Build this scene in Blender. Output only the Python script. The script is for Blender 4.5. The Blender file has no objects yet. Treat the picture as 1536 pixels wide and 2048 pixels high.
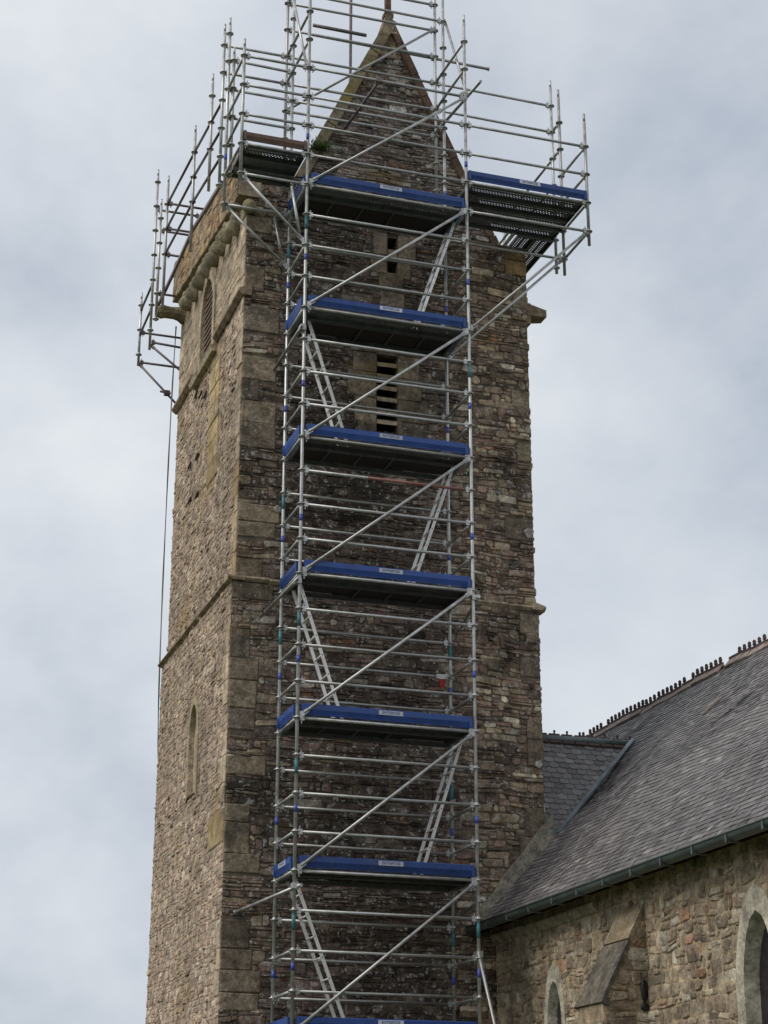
import bpy, math, random
from mathutils import Vector, Matrix, noise
random.seed(11)
R = random.Random(5)
sc = bpy.context.scene
col = sc.collection
rad = math.radians

# ------------------------------------------------------------------ camera, world, sun, exposure
F_PX, YAW, PIT, ROLL = 3689.7, 0.3175, 0.3543, 0.0015
CAM = Vector((-6.3149, -22.8546, -3.8782))
fw = Vector((math.sin(YAW)*math.cos(PIT), math.cos(YAW)*math.cos(PIT), math.sin(PIT)))
rt = Vector((math.cos(YAW), -math.sin(YAW), 0)); up = rt.cross(fw)
rt2 = rt*math.cos(ROLL)+up*math.sin(ROLL); up2 = up*math.cos(ROLL)-rt*math.sin(ROLL)
cd = bpy.data.cameras.new('camera'); cam = bpy.data.objects.new('camera', cd); col.objects.link(cam)
m = Matrix((rt2, up2, -fw)).transposed().to_4x4(); m.translation = CAM
cam.matrix_world = m
cd.sensor_fit = 'VERTICAL'; cd.sensor_height = 24; cd.lens = 24*F_PX/2048
cd.clip_start = .1; cd.clip_end = 5000
sc.camera = cam

SUN_EL, SUN_AZ = 46, 262      # azimuth from +Y clockwise; light comes from the left of the tower
sdir = Vector((math.sin(rad(SUN_AZ))*math.cos(rad(SUN_EL)), math.cos(rad(SUN_AZ))*math.cos(rad(SUN_EL)), math.sin(rad(SUN_EL))))
sl = bpy.data.lights.new('sun', 'SUN'); sl.energy = 1.4; sl.angle = rad(34); sl.color = (1, .955, .89)
so = bpy.data.objects.new('sun', sl); col.objects.link(so); so.rotation_euler = sdir.to_track_quat('Z', 'Y').to_euler()

wd = bpy.data.worlds.new('World'); sc.world = wd; wd.use_nodes = True
nt = wd.node_tree; N = nt.nodes; L = nt.links; N.clear()
wo = N.new('ShaderNodeOutputWorld'); sky = N.new('ShaderNodeTexSky'); sky.sky_type = 'NISHITA'; sky.sun_disc = False
sky.sun_elevation = rad(SUN_EL); sky.sun_rotation = rad(SUN_AZ); sky.dust_density = 3
b1 = N.new('ShaderNodeBackground'); b1.inputs[1].default_value = .09; L.new(sky.outputs[0], b1.inputs[0])
tc = N.new('ShaderNodeTexCoord')
mp = N.new('ShaderNodeMapping'); mp.inputs['Scale'].default_value = (1, 1, 1.2); mp.inputs['Location'].default_value = (2.2, -.7, .3)
L.new(tc.outputs['Generated'], mp.inputs[0])
n1 = N.new('ShaderNodeTexNoise'); n1.inputs['Scale'].default_value = 4.0; n1.inputs['Detail'].default_value = 9; n1.inputs['Roughness'].default_value = .56; n1.inputs['Distortion'].default_value = .1
L.new(mp.outputs[0], n1.inputs['Vector'])
cr = N.new('ShaderNodeValToRGB'); e = cr.color_ramp.elements
e[0].position = .30; e[0].color = (.375, .42, .49, 1)
e[1].position = .64; e[1].color = (.63, .66, .685, 1)
k = e.new(.46); k.color = (.515, .55, .60, 1)
L.new(n1.outputs['Fac'], cr.inputs[0])
b2 = N.new('ShaderNodeBackground'); b2.inputs[1].default_value = 1.02; L.new(cr.outputs[0], b2.inputs[0])
n2 = N.new('ShaderNodeTexNoise'); n2.inputs['Scale'].default_value = 2.1; n2.inputs['Detail'].default_value = 5
L.new(mp.outputs[0], n2.inputs['Vector'])
mr = N.new('ShaderNodeMapRange'); mr.inputs[1].default_value = .35; mr.inputs[2].default_value = .65; mr.inputs[3].default_value = .8; mr.inputs[4].default_value = .97
L.new(n2.outputs['Fac'], mr.inputs[0])
mx = N.new('ShaderNodeMixShader'); L.new(mr.outputs[0], mx.inputs[0]); L.new(b1.outputs[0], mx.inputs[1]); L.new(b2.outputs[0], mx.inputs[2])
L.new(mx.outputs[0], wo.inputs[0])

sc.view_settings.view_transform = 'Standard'; sc.view_settings.look = 'None'
sc.view_settings.exposure = 0.32; sc.view_settings.gamma = 1
sc.render.engine = 'CYCLES'
sc.render.resolution_x = 768; sc.render.resolution_y = 1024

# ------------------------------------------------------------------ materials
def newmat(name):
    m = bpy.data.materials.new(name); m.use_nodes = True
    nt = m.node_tree; b = nt.nodes['Principled BSDF']
    return m, nt, b
def nd(nt, typ, **kw):
    n = nt.nodes.new(typ)
    for k, v in kw.items():
        if k in n.inputs: n.inputs[k].default_value = v
        else: setattr(n, k, v)
    return n
def mixc(nt, fac, a, b, mode='MIX'):
    n = nt.nodes.new('ShaderNodeMix'); n.data_type = 'RGBA'; n.blend_type = mode
    for s, v in ((n.inputs[0], fac), (n.inputs[6], a), (n.inputs[7], b)):
        if hasattr(v, 'is_output'): nt.links.new(v, s)
        elif isinstance(v, tuple): s.default_value = v if len(v) == 4 else (*v, 1)
        else: s.default_value = v
    return n.outputs[2]
def ramp(nt, src, p0, p1, c0=(0,0,0,1), c1=(1,1,1,1)):
    r = nt.nodes.new('ShaderNodeValToRGB'); e = r.color_ramp.elements
    e[0].position = p0; e[0].color = c0; e[1].position = p1; e[1].color = c1
    nt.links.new(src, r.inputs[0]); return r.outputs[0]
def objco(nt, scale=(1,1,1)):
    t = nt.nodes.new('ShaderNodeTexCoord'); mp = nt.nodes.new('ShaderNodeMapping'); mp.inputs['Scale'].default_value = scale
    nt.links.new(t.outputs['Object'], mp.inputs[0]); return mp.outputs[0]
def noi(nt, co, scale, detail=4, rough=.55, dist=0):
    n = nd(nt, 'ShaderNodeTexNoise', Scale=scale, Detail=detail, Roughness=rough, Distortion=dist); nt.links.new(co, n.inputs['Vector']); return n.outputs['Fac']

def stone_mat(name, base=None, stain=(.03,.026,.02), stain_p=(.52,.66), lichen=(.42,.42,.38), lich_p=(.60,.66), ochre=(.20,.14,.04), ochre_p=(.62,.72), bump=.5, grain=28, stain_scale=.55):
    m, nt, b = newmat(name); Lk = nt.links
    co = objco(nt)
    if base is None:
        a = nd(nt, 'ShaderNodeAttribute', attribute_name='tint'); c = a.outputs['Color']
    else: c = (*base, 1)
    f1 = noi(nt, co, grain, 6, .7); 
    v = ramp(nt, f1, .25, .75, (.45,.45,.45,1), (1.6,1.55,1.5,1)); c = mixc(nt, 1.0, c, v, 'MULTIPLY')
    f5 = noi(nt, co, 6.5, 5, .65); v = ramp(nt, f5, .32, .68, (.5,.48,.47,1), (1.5,1.46,1.4,1)); c = mixc(nt, 1.0, c, v, 'MULTIPLY')
    f2 = noi(nt, co, stain_scale, 6, .62, .4); s = ramp(nt, f2, *stain_p); 
    sm = nd(nt, 'ShaderNodeMath', operation='MULTIPLY'); Lk.new(s, sm.inputs[0]); sm.inputs[1].default_value = .68
    c = mixc(nt, sm.outputs[0], c, stain)
    co3 = objco(nt, (1,1,1)); f3 = noi(nt, co3, .9, 5, .6, .3); o = ramp(nt, f3, *ochre_p); om = nd(nt, 'ShaderNodeMath', operation='MULTIPLY'); Lk.new(o, om.inputs[0]); om.inputs[1].default_value = .55
    c = mixc(nt, om.outputs[0], c, ochre)
    vo = nd(nt, 'ShaderNodeTexVoronoi', Scale=11.0); 
    cod = mixc(nt, .12, co, nd_noise_col(nt, co, 14)); Lk.new(cod, vo.inputs['Vector'])
    sp = ramp(nt, vo.outputs['Distance'], .16, .24, (1,1,1,1), (0,0,0,1))
    f4 = noi(nt, co, 1.7, 4, .6); ms = ramp(nt, f4, lich_p[0]-.1, lich_p[1]-.06)
    mm = nd(nt, 'ShaderNodeMath', operation='MULTIPLY'); Lk.new(sp, mm.inputs[0]); Lk.new(ms, mm.inputs[1])
    f6 = noi(nt, co, 9, 6, .75); big = ramp(nt, f6, lich_p[0]+.06, lich_p[1]+.06)
    mx2 = nd(nt, 'ShaderNodeMath', operation='MAXIMUM'); Lk.new(mm.outputs[0], mx2.inputs[0]); Lk.new(big, mx2.inputs[1])
    ml = nd(nt, 'ShaderNodeMath', operation='MULTIPLY'); Lk.new(mx2.outputs[0], ml.inputs[0]); ml.inputs[1].default_value = .75
    c = mixc(nt, ml.outputs[0], c, lichen)
    Lk.new(c, b.inputs['Base Color']); b.inputs['Roughness'].default_value = .92; b.inputs['Specular IOR Level'].default_value = .25
    bp = nd(nt, 'ShaderNodeBump', Strength=bump, Distance=.03); Lk.new(f1, bp.inputs['Height'])
    bp2 = nd(nt, 'ShaderNodeBump', Strength=bump, Distance=.06); Lk.new(f5, bp2.inputs['Height']); Lk.new(bp.outputs[0], bp2.inputs['Normal'])
    Lk.new(bp2.outputs[0], b.inputs['Normal'])
    return m
def nd_noise_col(nt, co, sc_):
    n = nd(nt, 'ShaderNodeTexNoise', Scale=sc_, Detail=3.0); nt.links.new(co, n.inputs['Vector']); return n.outputs['Color']

GRIME = {'blue_toe_board': ((.07,.09,.17), .4), 'galvanised_tube': ((.30,.27,.23), .5), 'galvanised_plank': ((.10,.09,.08), .6), 'aluminium_ladder': ((.45,.42,.38), .3), 'green_grey_zinc': ((.06,.065,.05), .6)}
def metal(name, colr, rough=.45, met=.35, var=.25, sc_=9, bump=0.0):
    m, nt, b = newmat(name); co = objco(nt)
    f = noi(nt, co, sc_, 5, .65); v = ramp(nt, f, .3, .7, (1-var,)*3+(1,), (1+var,)*3+(1,))
    c = mixc(nt, 1.0, (*colr, 1), v, 'MULTIPLY')
    oi = nt.nodes.new('ShaderNodeObjectInfo'); rr_ = ramp(nt, oi.outputs['Random'], 0, 1, (.80,.79,.78,1), (1.2,1.2,1.22,1)); c = mixc(nt, 1.0, c, rr_, 'MULTIPLY')
    if name in GRIME:
        f9 = noi(nt, co, 3.2, 7, .72, .5); gm = ramp(nt, f9, .55, .68); ga = nd(nt, 'ShaderNodeMath', operation='MULTIPLY'); nt.links.new(gm, ga.inputs[0]); ga.inputs[1].default_value = GRIME[name][1]
        c = mixc(nt, ga.outputs[0], c, GRIME[name][0])
    nt.links.new(c, b.inputs['Base Color']); b.inputs['Metallic'].default_value = met
    r = ramp(nt, f, .3, .7, (rough-.1,)*3+(1,), (rough+.15,)*3+(1,)); nt.links.new(r, b.inputs['Roughness'])
    return m
M = {}
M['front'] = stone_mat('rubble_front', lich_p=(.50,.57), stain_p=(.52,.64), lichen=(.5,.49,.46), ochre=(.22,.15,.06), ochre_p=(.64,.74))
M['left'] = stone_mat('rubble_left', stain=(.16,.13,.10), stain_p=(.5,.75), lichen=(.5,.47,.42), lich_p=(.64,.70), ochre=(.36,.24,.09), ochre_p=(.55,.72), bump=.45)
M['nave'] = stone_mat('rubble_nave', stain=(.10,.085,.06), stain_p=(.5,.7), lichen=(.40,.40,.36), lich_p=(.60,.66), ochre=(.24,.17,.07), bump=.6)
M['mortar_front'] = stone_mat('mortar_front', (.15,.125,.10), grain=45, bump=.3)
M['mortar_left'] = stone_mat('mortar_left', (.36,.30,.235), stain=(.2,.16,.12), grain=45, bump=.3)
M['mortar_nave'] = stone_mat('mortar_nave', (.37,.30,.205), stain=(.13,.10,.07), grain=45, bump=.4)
M['ashlar'] = stone_mat('ashlar_brown', stain=(.06,.05,.04), lichen=(.40,.40,.36), lich_p=(.56,.63), bump=.6, stain_scale=1.3)
M['pale'] = stone_mat('ashlar_pale', (.40,.345,.26), stain=(.20,.16,.11), stain_p=(.5,.75), lichen=(.5,.5,.46), bump=.25, lich_p=(.66,.72))
M['coping'] = stone_mat('coping_yellow', (.24,.205,.145), stain=(.10,.085,.04), ochre=(.36,.25,.06), ochre_p=(.5,.65), bump=.35, lich_p=(.66,.72))
M['coping_red'] = stone_mat('coping_red', (.15,.10,.075), stain=(.06,.045,.03), ochre=(.20,.13,.06), bump=.35, lich_p=(.68,.74))
M['moss'] = stone_mat('corbel_stone', (.33,.30,.225), stain=(.12,.125,.07), stain_p=(.45,.66), ochre=(.26,.22,.04), ochre_p=(.55,.66), lichen=(.36,.36,.33), bump=.35, stain_scale=2.2, lich_p=(.62,.7))
M['cement'] = stone_mat('cement_fillet', (.20,.19,.16), stain=(.10,.09,.07), stain_p=(.5,.8), lichen=(.3,.3,.27), bump=.25, lich_p=(.66,.74))
M['parapet'] = stone_mat('parapet_stone', stain=(.13,.10,.07), lichen=(.4,.38,.33), ochre=(.33,.21,.07), ochre_p=(.5,.68), bump=.4, lich_p=(.66,.74))
M['dark'] = newmat('dark_void')[0]; M['dark'].node_tree.nodes['Principled BSDF'].inputs['Base Color'].default_value = (.006,.006,.006,1)
M['galv'] = metal('galvanised_tube', (.44,.44,.42), .42, .72, .25)
M['galv2'] = metal('galvanised_plank', (.17,.18,.19), .5, .5, .3)
M['backlit'] = metal('backlit_tube', (.16,.13,.13), .5, .4, .3)  # backlit darkness of the high tubes against the sky, put into the colour
M['redtube'] = metal('rusty_red_tube', (.30,.14,.11), .55, .2, .3)
M['bluepaint'] = metal('blue_paint_band', (.05,.08,.33), .4, .0, .2)
M['tealpaint'] = metal('teal_paint_band', (.05,.17,.19), .5, .0, .25)
M['toe'] = metal('blue_toe_board', (.018,.060,.24), .38, .0, .22, 5)
M['toe_old'] = metal('weathered_timber_board', (.17,.10,.075), .7, .0, .4, 12)
M['label'] = metal('white_sticker', (.50,.52,.56), .5, .0, .1)
M['ink'] = metal('blue_lettering', (.03,.06,.22), .5, .0, .1)
M['ply'] = metal('dark_plywood', (.035,.030,.028), .7, .0, .35, 6)
M['alu'] = metal('aluminium_ladder', (.74,.72,.69), .38, .3, .15)
M['zinc'] = metal('green_grey_zinc', (.13,.155,.145), .45, .45, .3, 4)
M['lead'] = metal('lead_flashing', (.30,.34,.39), .45, .4, .25, 5)
M['terra'] = metal('dark_terracotta', (.085,.05,.048), .75, .0, .4, 8)
M['terra2'] = metal('pale_mortar_bedding', (.34,.27,.23), .85, .0, .35, 10)
M['wood'] = metal('brown_louvre_wood', (.075,.048,.040), .75, .0, .35, 9)
M['string'] = stone_mat('string_brown', (.25,.195,.14), stain=(.10,.075,.055), bump=.35, lich_p=(.66,.72))
M['lime'] = stone_mat('limestone_grey', (.40,.385,.32), stain=(.22,.20,.15), stain_p=(.5,.75), lichen=(.5,.5,.46), bump=.2, lich_p=(.68,.74))
M['louvre'] = metal('pale_louvre_wood', (.34,.24,.21), .75, .0, .25, 9)
M['strap'] = metal('grey_webbing', (.25,.23,.22), .7, .0, .2)
M['iron'] = metal('rusty_iron', (.05,.03,.022), .8, .1, .4)
M['glass'] = metal('dark_leaded_glass', (.022,.018,.024), .25, .0, .3, 14)
M['leaf'] = metal('green_leaves', (.085,.15,.03), .7, .0, .4, 30)
M['white'] = metal('white_cloth', (.6,.58,.56), .8, .0, .1); M['red'] = metal('red_cloth', (.35,.03,.03), .8, .0, .1)
def slate_mat(name, c0, c1, c2):
    m, nt, b = newmat(name); Lk = nt.links; co = objco(nt)
    a = nd(nt, 'ShaderNodeAttribute', attribute_name='tint')
    f = noi(nt, co, 18, 6, .7); v = ramp(nt, f, .25, .75, (.6,.6,.6,1), (1.45,1.42,1.4,1)); c = mixc(nt, 1., a.outputs['Color'], v, 'MULTIPLY')
    f2 = noi(nt, co, .6, 6, .6, .6); s = ramp(nt, f2, .46, .66); sm = nd(nt, 'ShaderNodeMath', operation='MULTIPLY'); Lk.new(s, sm.inputs[0]); sm.inputs[1].default_value = .5
    c = mixc(nt, sm.outputs[0], c, c1)
    f3 = noi(nt, co, 1.4, 6, .7); s = ramp(nt, f3, .56, .70); sm = nd(nt, 'ShaderNodeMath', operation='MULTIPLY'); Lk.new(s, sm.inputs[0]); sm.inputs[1].default_value = .55
    c = mixc(nt, sm.outputs[0], c, c2)
    Lk.new(c, b.inputs['Base Color'])
    r = ramp(nt, f, .3, .7, (.42,.42,.42,1), (.7,.7,.7,1)); Lk.new(r, b.inputs['Roughness']); b.inputs['Specular IOR Level'].default_value = .45
    bp = nd(nt, 'ShaderNodeBump', Strength=.35, Distance=.012); Lk.new(f, bp.inputs['Height']); Lk.new(bp.outputs[0], b.inputs['Normal'])
    return m
M['slate'] = slate_mat('old_slate', None, (.20,.19,.18), (.055,.048,.04))
M['slate2'] = slate_mat('newer_slate', None, (.17,.155,.145), (.075,.068,.062))
m_, nt_, b_ = newmat('grass_ground'); co_ = objco(nt_); f_ = noi(nt_, co_, 1.5, 6, .7)
nt_.links.new(ramp(nt_, f_, .3, .7, (.035,.05,.015,1), (.08,.10,.035,1)), b_.inputs['Base Color']); b_.inputs['Roughness'].default_value = .95
M['grass'] = m_

# ------------------------------------------------------------------ mesh helpers
class MB:
    def __init__(s): s.v = []; s.f = []; s.m = []; s.c = []; s.sm = []
    def quad(s, pts, mi=0, c=None, smooth=False):
        i = len(s.v); s.v += [tuple(p) for p in pts]; s.f.append(tuple(range(i, i+len(pts)))); s.m.append(mi); s.c.append(c); s.sm.append(smooth)
    def hexa(s, P, mi=0, c=None):   # P: 8 points, bottom 4 ccw then top 4
        i = len(s.v); s.v += [tuple(p) for p in P]
        for f in ((3,2,1,0),(4,5,6,7),(0,1,5,4),(1,2,6,5),(2,3,7,6),(3,0,4,7)):
            s.f.append(tuple(i+k for k in f)); s.m.append(mi); s.c.append(c); s.sm.append(False)
    def box(s, a, b, mi=0, c=None):
        x0,y0,z0 = a; x1,y1,z1 = b
        s.hexa([(x0,y0,z0),(x1,y0,z0),(x1,y1,z0),(x0,y1,z0),(x0,y0,z1),(x1,y0,z1),(x1,y1,z1),(x0,y1,z1)], mi, c)
    def rbox(s, o, ex, ey, ez, mi=0, c=None):   # centre and three half-extent vectors
        o = Vector(o); P = []
        for k in (-1, 1):
            for i, j in ((-1,-1),(1,-1),(1,1),(-1,1)): P.append(o+ex*i+ey*j+ez*k)
        s.hexa(P, mi, c)
    def tube(s, p, q, r=.0242, mi=0, n=10, r2=None, cap=True, hollow=False):
        p = Vector(p); q = Vector(q); d = (q-p).normalized(); r2 = r if r2 is None else r2
        a = d.orthogonal().normalized(); b = d.cross(a); i = len(s.v)
        for c, rr in ((p, r), (q, r2)):
            for k in range(n):
                t = 2*math.pi*k/n; s.v.append(tuple(c+a*math.cos(t)*rr+b*math.sin(t)*rr))
        for k in range(n):
            k2 = (k+1) % n; s.f.append((i+k, i+k2, i+n+k2, i+n+k)); s.m.append(mi); s.c.append(None); s.sm.append(True)
        if cap:
            s.f.append(tuple(i+k for k in reversed(range(n)))); s.m.append(mi); s.c.append(None); s.sm.append(False)
            s.f.append(tuple(i+n+k for k in range(n))); s.m.append(mi); s.c.append(None); s.sm.append(False)
    def ell(s, c, rx, ry, rz, mi=0, nu=12, nv=8, jit=0, rnd=R, rot=None):
        i = len(s.v); c = Vector(c)
        for a in range(nv+1):
            th = math.pi*a/nv
            for b in range(nu):
                ph = 2*math.pi*b/nu; k = 1+(rnd.uniform(-jit, jit) if 0 < a < nv else 0)
                p = Vector((rx*math.sin(th)*math.cos(ph)*k, ry*math.sin(th)*math.sin(ph)*k, rz*math.cos(th)*k))
                if rot: p = rot @ p
                s.v.append(tuple(c+p))
        for a in range(nv):
            for b in range(nu):
                b2 = (b+1) % nu
                s.f.append((i+a*nu+b, i+(a+1)*nu+b, i+(a+1)*nu+b2, i+a*nu+b2)); s.m.append(mi); s.c.append(None); s.sm.append(True)
    def prism(s, poly, ax, a0, a1, mi=0):     # poly: 2D points; ax: axis of extrusion (0,1,2)
        def mk(u, v, a): return {0:(a,u,v), 1:(u,a,v), 2:(u,v,a)}[ax]
        n = len(poly); i = len(s.v)
        s.v += [mk(u, v, a0) for u, v in poly]+[mk(u, v, a1) for u, v in poly]
        s.f.append(tuple(i+k for k in range(n))); s.f.append(tuple(i+n+k for k in reversed(range(n))))
        for k in range(n):
            k2 = (k+1) % n; s.f.append((i+k, i+n+k, i+n+k2, i+k2))
        s.m += [mi]*(n+2); s.c += [None]*(n+2); s.sm += [False]*(n+2)
    def mesh(s, name, mats):
        me = bpy.data.meshes.new(name); me.from_pydata(s.v, [], s.f)
        for mm in mats: me.materials.append(M[mm])
        me.polygons.foreach_set('material_index', s.m); me.polygons.foreach_set('use_smooth', s.sm)
        if any(c is not None for c in s.c):
            at = me.color_attributes.new('tint', 'FLOAT_COLOR', 'CORNER'); buf = []
            for f, c in zip(s.f, s.c):
                c = c or (.2,.2,.2); buf += [c[0], c[1], c[2], 1.0]*len(f)
            at.data.foreach_set('color', buf)
        me.update(); return me
    def build(s, name, mats, parent=None, loc=None):
        o = bpy.data.objects.new(name, s.mesh(name, mats if isinstance(mats, (list, tuple)) else [mats])); col.objects.link(o)
        if parent is not None:
            o.parent = parent
            if parent.type == 'EMPTY' and loc is None: o.location = -parent.location
        if loc is not None: o.location = loc
        return o
def thing(name, label, cat, loc=(0,0,0), group=None):
    o = bpy.data.objects.new(name, None); col.objects.link(o); o.location = loc; o.empty_display_size = .3
    o['label'] = label; o['category'] = cat
    if group: o['group'] = group
    return o
def tag(o, label, cat, group=None):
    o['label'] = label; o['category'] = cat
    if group: o['group'] = group
def inst(mesh_obj, parent, wloc, rot=None):      # copy of a part placed at a world location
    o = mesh_obj.copy(); col.objects.link(o); o.parent = parent; o.location = Vector(wloc)-parent.location
    if rot: o.rotation_euler = rot
    return o
def lerp(a, b, t): return a+(b-a)*t
def nz(x, y, z=0, s=1.0): return noise.noise(Vector((x*s, y*s, z*s)))

class Frame:
    def __init__(s, o, U, V, Nn): s.o = Vector(o); s.U = Vector(U); s.V = Vector(V); s.N = Vector(Nn)
    def __call__(s, u, v, n=0): return s.o+s.U*u+s.V*v+s.N*n
def cut(iv, holes, v):
    for h in holes:
        r = h(v)
        if not r: continue
        out = []
        for a, b in iv:
            if r[1] <= a or r[0] >= b: out.append((a, b)); continue
            if r[0]-a > .03: out.append((a, r[0]))
            if b-r[1] > .03: out.append((r[1], b))
        iv = out
    return iv
def rect(u0, u1, v0, v1): return lambda v: (u0, u1) if v0 <= v <= v1 else None
def backing(mb, fr, ulim, v0, v1, holes, step=.06, mi=0, n=0):
    v = v0
    while v < v1-1e-6:
        vv = min(v+step, v1); a, b = ulim((v+vv)/2)
        if b > a:
            for p, q in cut([(a, b)], holes, (v+vv)/2): mb.quad([fr(p,v,n), fr(q,v,n), fr(q,vv,n), fr(p,vv,n)], mi)
        v = vv
def rubble(mb, fr, ulim, v0, v1, ch, ln, tint, holes=(), gap=.006, proud=(.004,.03), jit=.008, wave=.012, split=.25, seed=1, mi=0, ins=.010, cham=(.05,.3)):
    rg = random.Random(seed); v = v0
    def W(u, vv): return vv+wave*1.6*nz(u*.9+seed*3, vv*.7, seed)+wave*nz(u*2.6, vv*2.2, seed+5)
    def stone(a, b, c, d, big=0):
        if cham[1] > .4: o_ = rg.uniform(-.011,.011); c += o_; d += o_+rg.uniform(-.004,.009)
        h = d-c; l = b-a
        if h < .015 or l < .02: return
        g = gap*rg.uniform(.4, 1.5); pr = rg.uniform(*proud)+(rg.uniform(.008,.02) if (cham[1] > .4 and rg.random() < .06) else 0); ii = min(ins*rg.uniform(.6,1.6), h*.3, l*.3)
        J = lambda k=1: rg.uniform(-jit, jit)*k
        jv = min(jit, h*.12)
        jj = lambda: rg.uniform(-jv, jv)
        o = [(a+g+J(), W(a,c)+g+jj()), (b-g+J(), W(b,c)+g+jj()), (b-g+J(), W(b,d)-g+jj()), (a+g+J(), W(a,d)-g+jj())]
        oc = []; mm = min(l, h)
        for k in range(4):
            c0 = o[k]; pv = o[k-1]; nx = o[(k+1)%4]; t1 = rg.uniform(*cham)*mm; t2 = rg.uniform(*cham)*mm
            for oth, t in ((pv, t1), (nx, t2)):
                dx, dy = oth[0]-c0[0], oth[1]-c0[1]; q = math.hypot(dx, dy) or 1; oc.append((c0[0]+dx/q*t, c0[1]+dy/q*t))
        cu = sum(x for x, _ in oc)/8; cv = sum(y for _, y in oc)/8
        inn = []
        for x, y in oc: inn.append((x-math.copysign(min(ii, abs(x-cu)*.5), x-cu), y-math.copysign(min(ii*.7, abs(y-cv)*.5), y-cv)))
        ta, tb = rg.uniform(-.5,.5)*pr/max(l,.1), rg.uniform(-.5,.5)*pr/max(h,.05)*.6
        P0 = [fr(x, y, -.03) for x, y in oc]; P1 = [fr(x, y, pr*.4) for x, y in oc]; P2 = [fr(x, y, pr+(x-cu)*ta+(y-cv)*tb) for x, y in inn]
        c3 = tint(rg, (a+b)/2, (c+d)/2)
        mb.quad(P2, mi, c3)
        for k in range(8):
            k2 = (k+1) % 8
            mb.quad([P1[k], P1[k2], P2[k2], P2[k]], mi, c3); mb.quad([P0[k], P0[k2], P1[k2], P1[k]], mi, c3)
    while v < v1-.02:
        h = min(rg.uniform(*ch), v1-v)
        if v1-(v+h) < ch[0]*.6: h = v1-v
        a, b = ulim(v+h/2)
        for p, q in (cut([(a, b)], holes, v+h/2) if b > a else []):
            u = p
            while u < q-.01:
                l = ln[0]+(ln[1]-ln[0])*rg.random()**1.8
                if q-(u+l) < ln[0]*.7: l = q-u
                if h > ch[0]*1.3 and rg.random() < split:
                    t = rg.uniform(.35,.65)
                    if rg.random() < .5 and l > ln[0]*1.6:
                        s_ = rg.uniform(.35,.65); stone(u, u+l, v, v+h*t); stone(u, u+l*s_, v+h*t, v+h); stone(u+l*s_, u+l, v+h*t, v+h)
                    else: stone(u, u+l, v, v+h*t); stone(u, u+l, v+h*t, v+h)
                else: stone(u, u+l, v, v+h)
                u += l
        v += h
def blocks(mb, fr, rects, tint, proud=.022, seed=1, gap=.004, mi=0, ins=.012):
    rg = random.Random(seed)
    for a, b, c, d in rects:
        pr = proud+rg.uniform(-.006, .008); J = lambda: rg.uniform(-.007,.007)
        o = [(a+gap+J()*.5, c+gap+J()), (b-gap+J(), c+gap+J()), (b-gap+J(), d-gap+J()), (a+gap+J()*.5, d-gap+J())]
        inn = [(o[0][0]+ins, o[0][1]+ins), (o[1][0]-ins, o[1][1]+ins), (o[2][0]-ins, o[2][1]-ins), (o[3][0]+ins, o[3][1]-ins)]
        P0 = [fr(x,y,-.03) for x,y in o]; P1 = [fr(x,y,pr-.008) for x,y in o]; P2 = [fr(x,y,pr) for x,y in inn]
        c3 = tint(rg, (a+b)/2, (c+d)/2); mb.quad(P2, mi, c3)
        for k in range(4):
            k2 = (k+1) % 4
            mb.quad([P1[k], P1[k2], P2[k2], P2[k]], mi, c3); mb.quad([P0[k], P0[k2], P1[k2], P1[k]], mi, c3)
def pal(P, base=1.0, sp=.25):
    tot = sum(w for w, _ in P)
    def f(rg, u, v):
        x = rg.random()*tot
        for w, c in P:
            x -= w
            if x <= 0: break
        k = base*rg.uniform(1-sp, 1+sp)*(1+.25*nz(u*.8, v*.8, 3))
        return (c[0]*k, c[1]*k, c[2]*k)
    return f
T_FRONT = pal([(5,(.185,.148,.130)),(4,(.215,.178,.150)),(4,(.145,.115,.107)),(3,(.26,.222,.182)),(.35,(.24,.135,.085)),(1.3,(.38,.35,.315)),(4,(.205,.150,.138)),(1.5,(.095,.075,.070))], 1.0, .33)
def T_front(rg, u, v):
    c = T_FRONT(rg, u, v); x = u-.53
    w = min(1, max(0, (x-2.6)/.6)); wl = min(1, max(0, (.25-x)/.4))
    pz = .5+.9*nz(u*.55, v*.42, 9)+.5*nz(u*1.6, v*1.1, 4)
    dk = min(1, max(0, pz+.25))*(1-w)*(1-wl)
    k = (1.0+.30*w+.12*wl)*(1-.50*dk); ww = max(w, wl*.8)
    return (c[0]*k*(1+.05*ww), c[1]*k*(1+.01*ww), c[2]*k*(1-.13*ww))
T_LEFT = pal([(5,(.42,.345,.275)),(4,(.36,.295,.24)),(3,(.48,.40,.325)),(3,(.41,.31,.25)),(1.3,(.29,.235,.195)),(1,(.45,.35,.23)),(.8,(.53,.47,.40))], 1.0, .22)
T_NAVE = pal([(5,(.32,.27,.20)),(4,(.265,.222,.17)),(3,(.39,.34,.26)),(2,(.29,.23,.18)),(1,(.20,.165,.13)),(1.5,(.45,.42,.345)),(.4,(.30,.19,.13))], 1.0, .22)
T_ASH = pal([(3,(.225,.188,.138)),(2,(.195,.162,.125)),(2,(.25,.21,.155)),(1,(.17,.142,.115))], 1.0, .2)
T_GAB = lambda rg, u, v: (lambda c: (c[0]*1.08, c[1]*1.16, c[2]*1.2))(T_FRONT(rg, u, v))
T_LASH = pal([(3,(.46,.39,.30)),(2,(.40,.34,.26)),(1,(.50,.43,.32))], 1.0, .15)
T_YEL = pal([(1,(.40,.32,.19)),(1,(.36,.30,.19))], 1.0, .12)

# ------------------------------------------------------------------ ground
GZ = -5.45
g = MB(); g.quad([(-1500,-1500,GZ),(1500,-1500,GZ),(1500,1500,GZ),(-1500,1500,GZ)])
o = g.build('ground', 'grass'); o['kind'] = 'structure'

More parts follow.
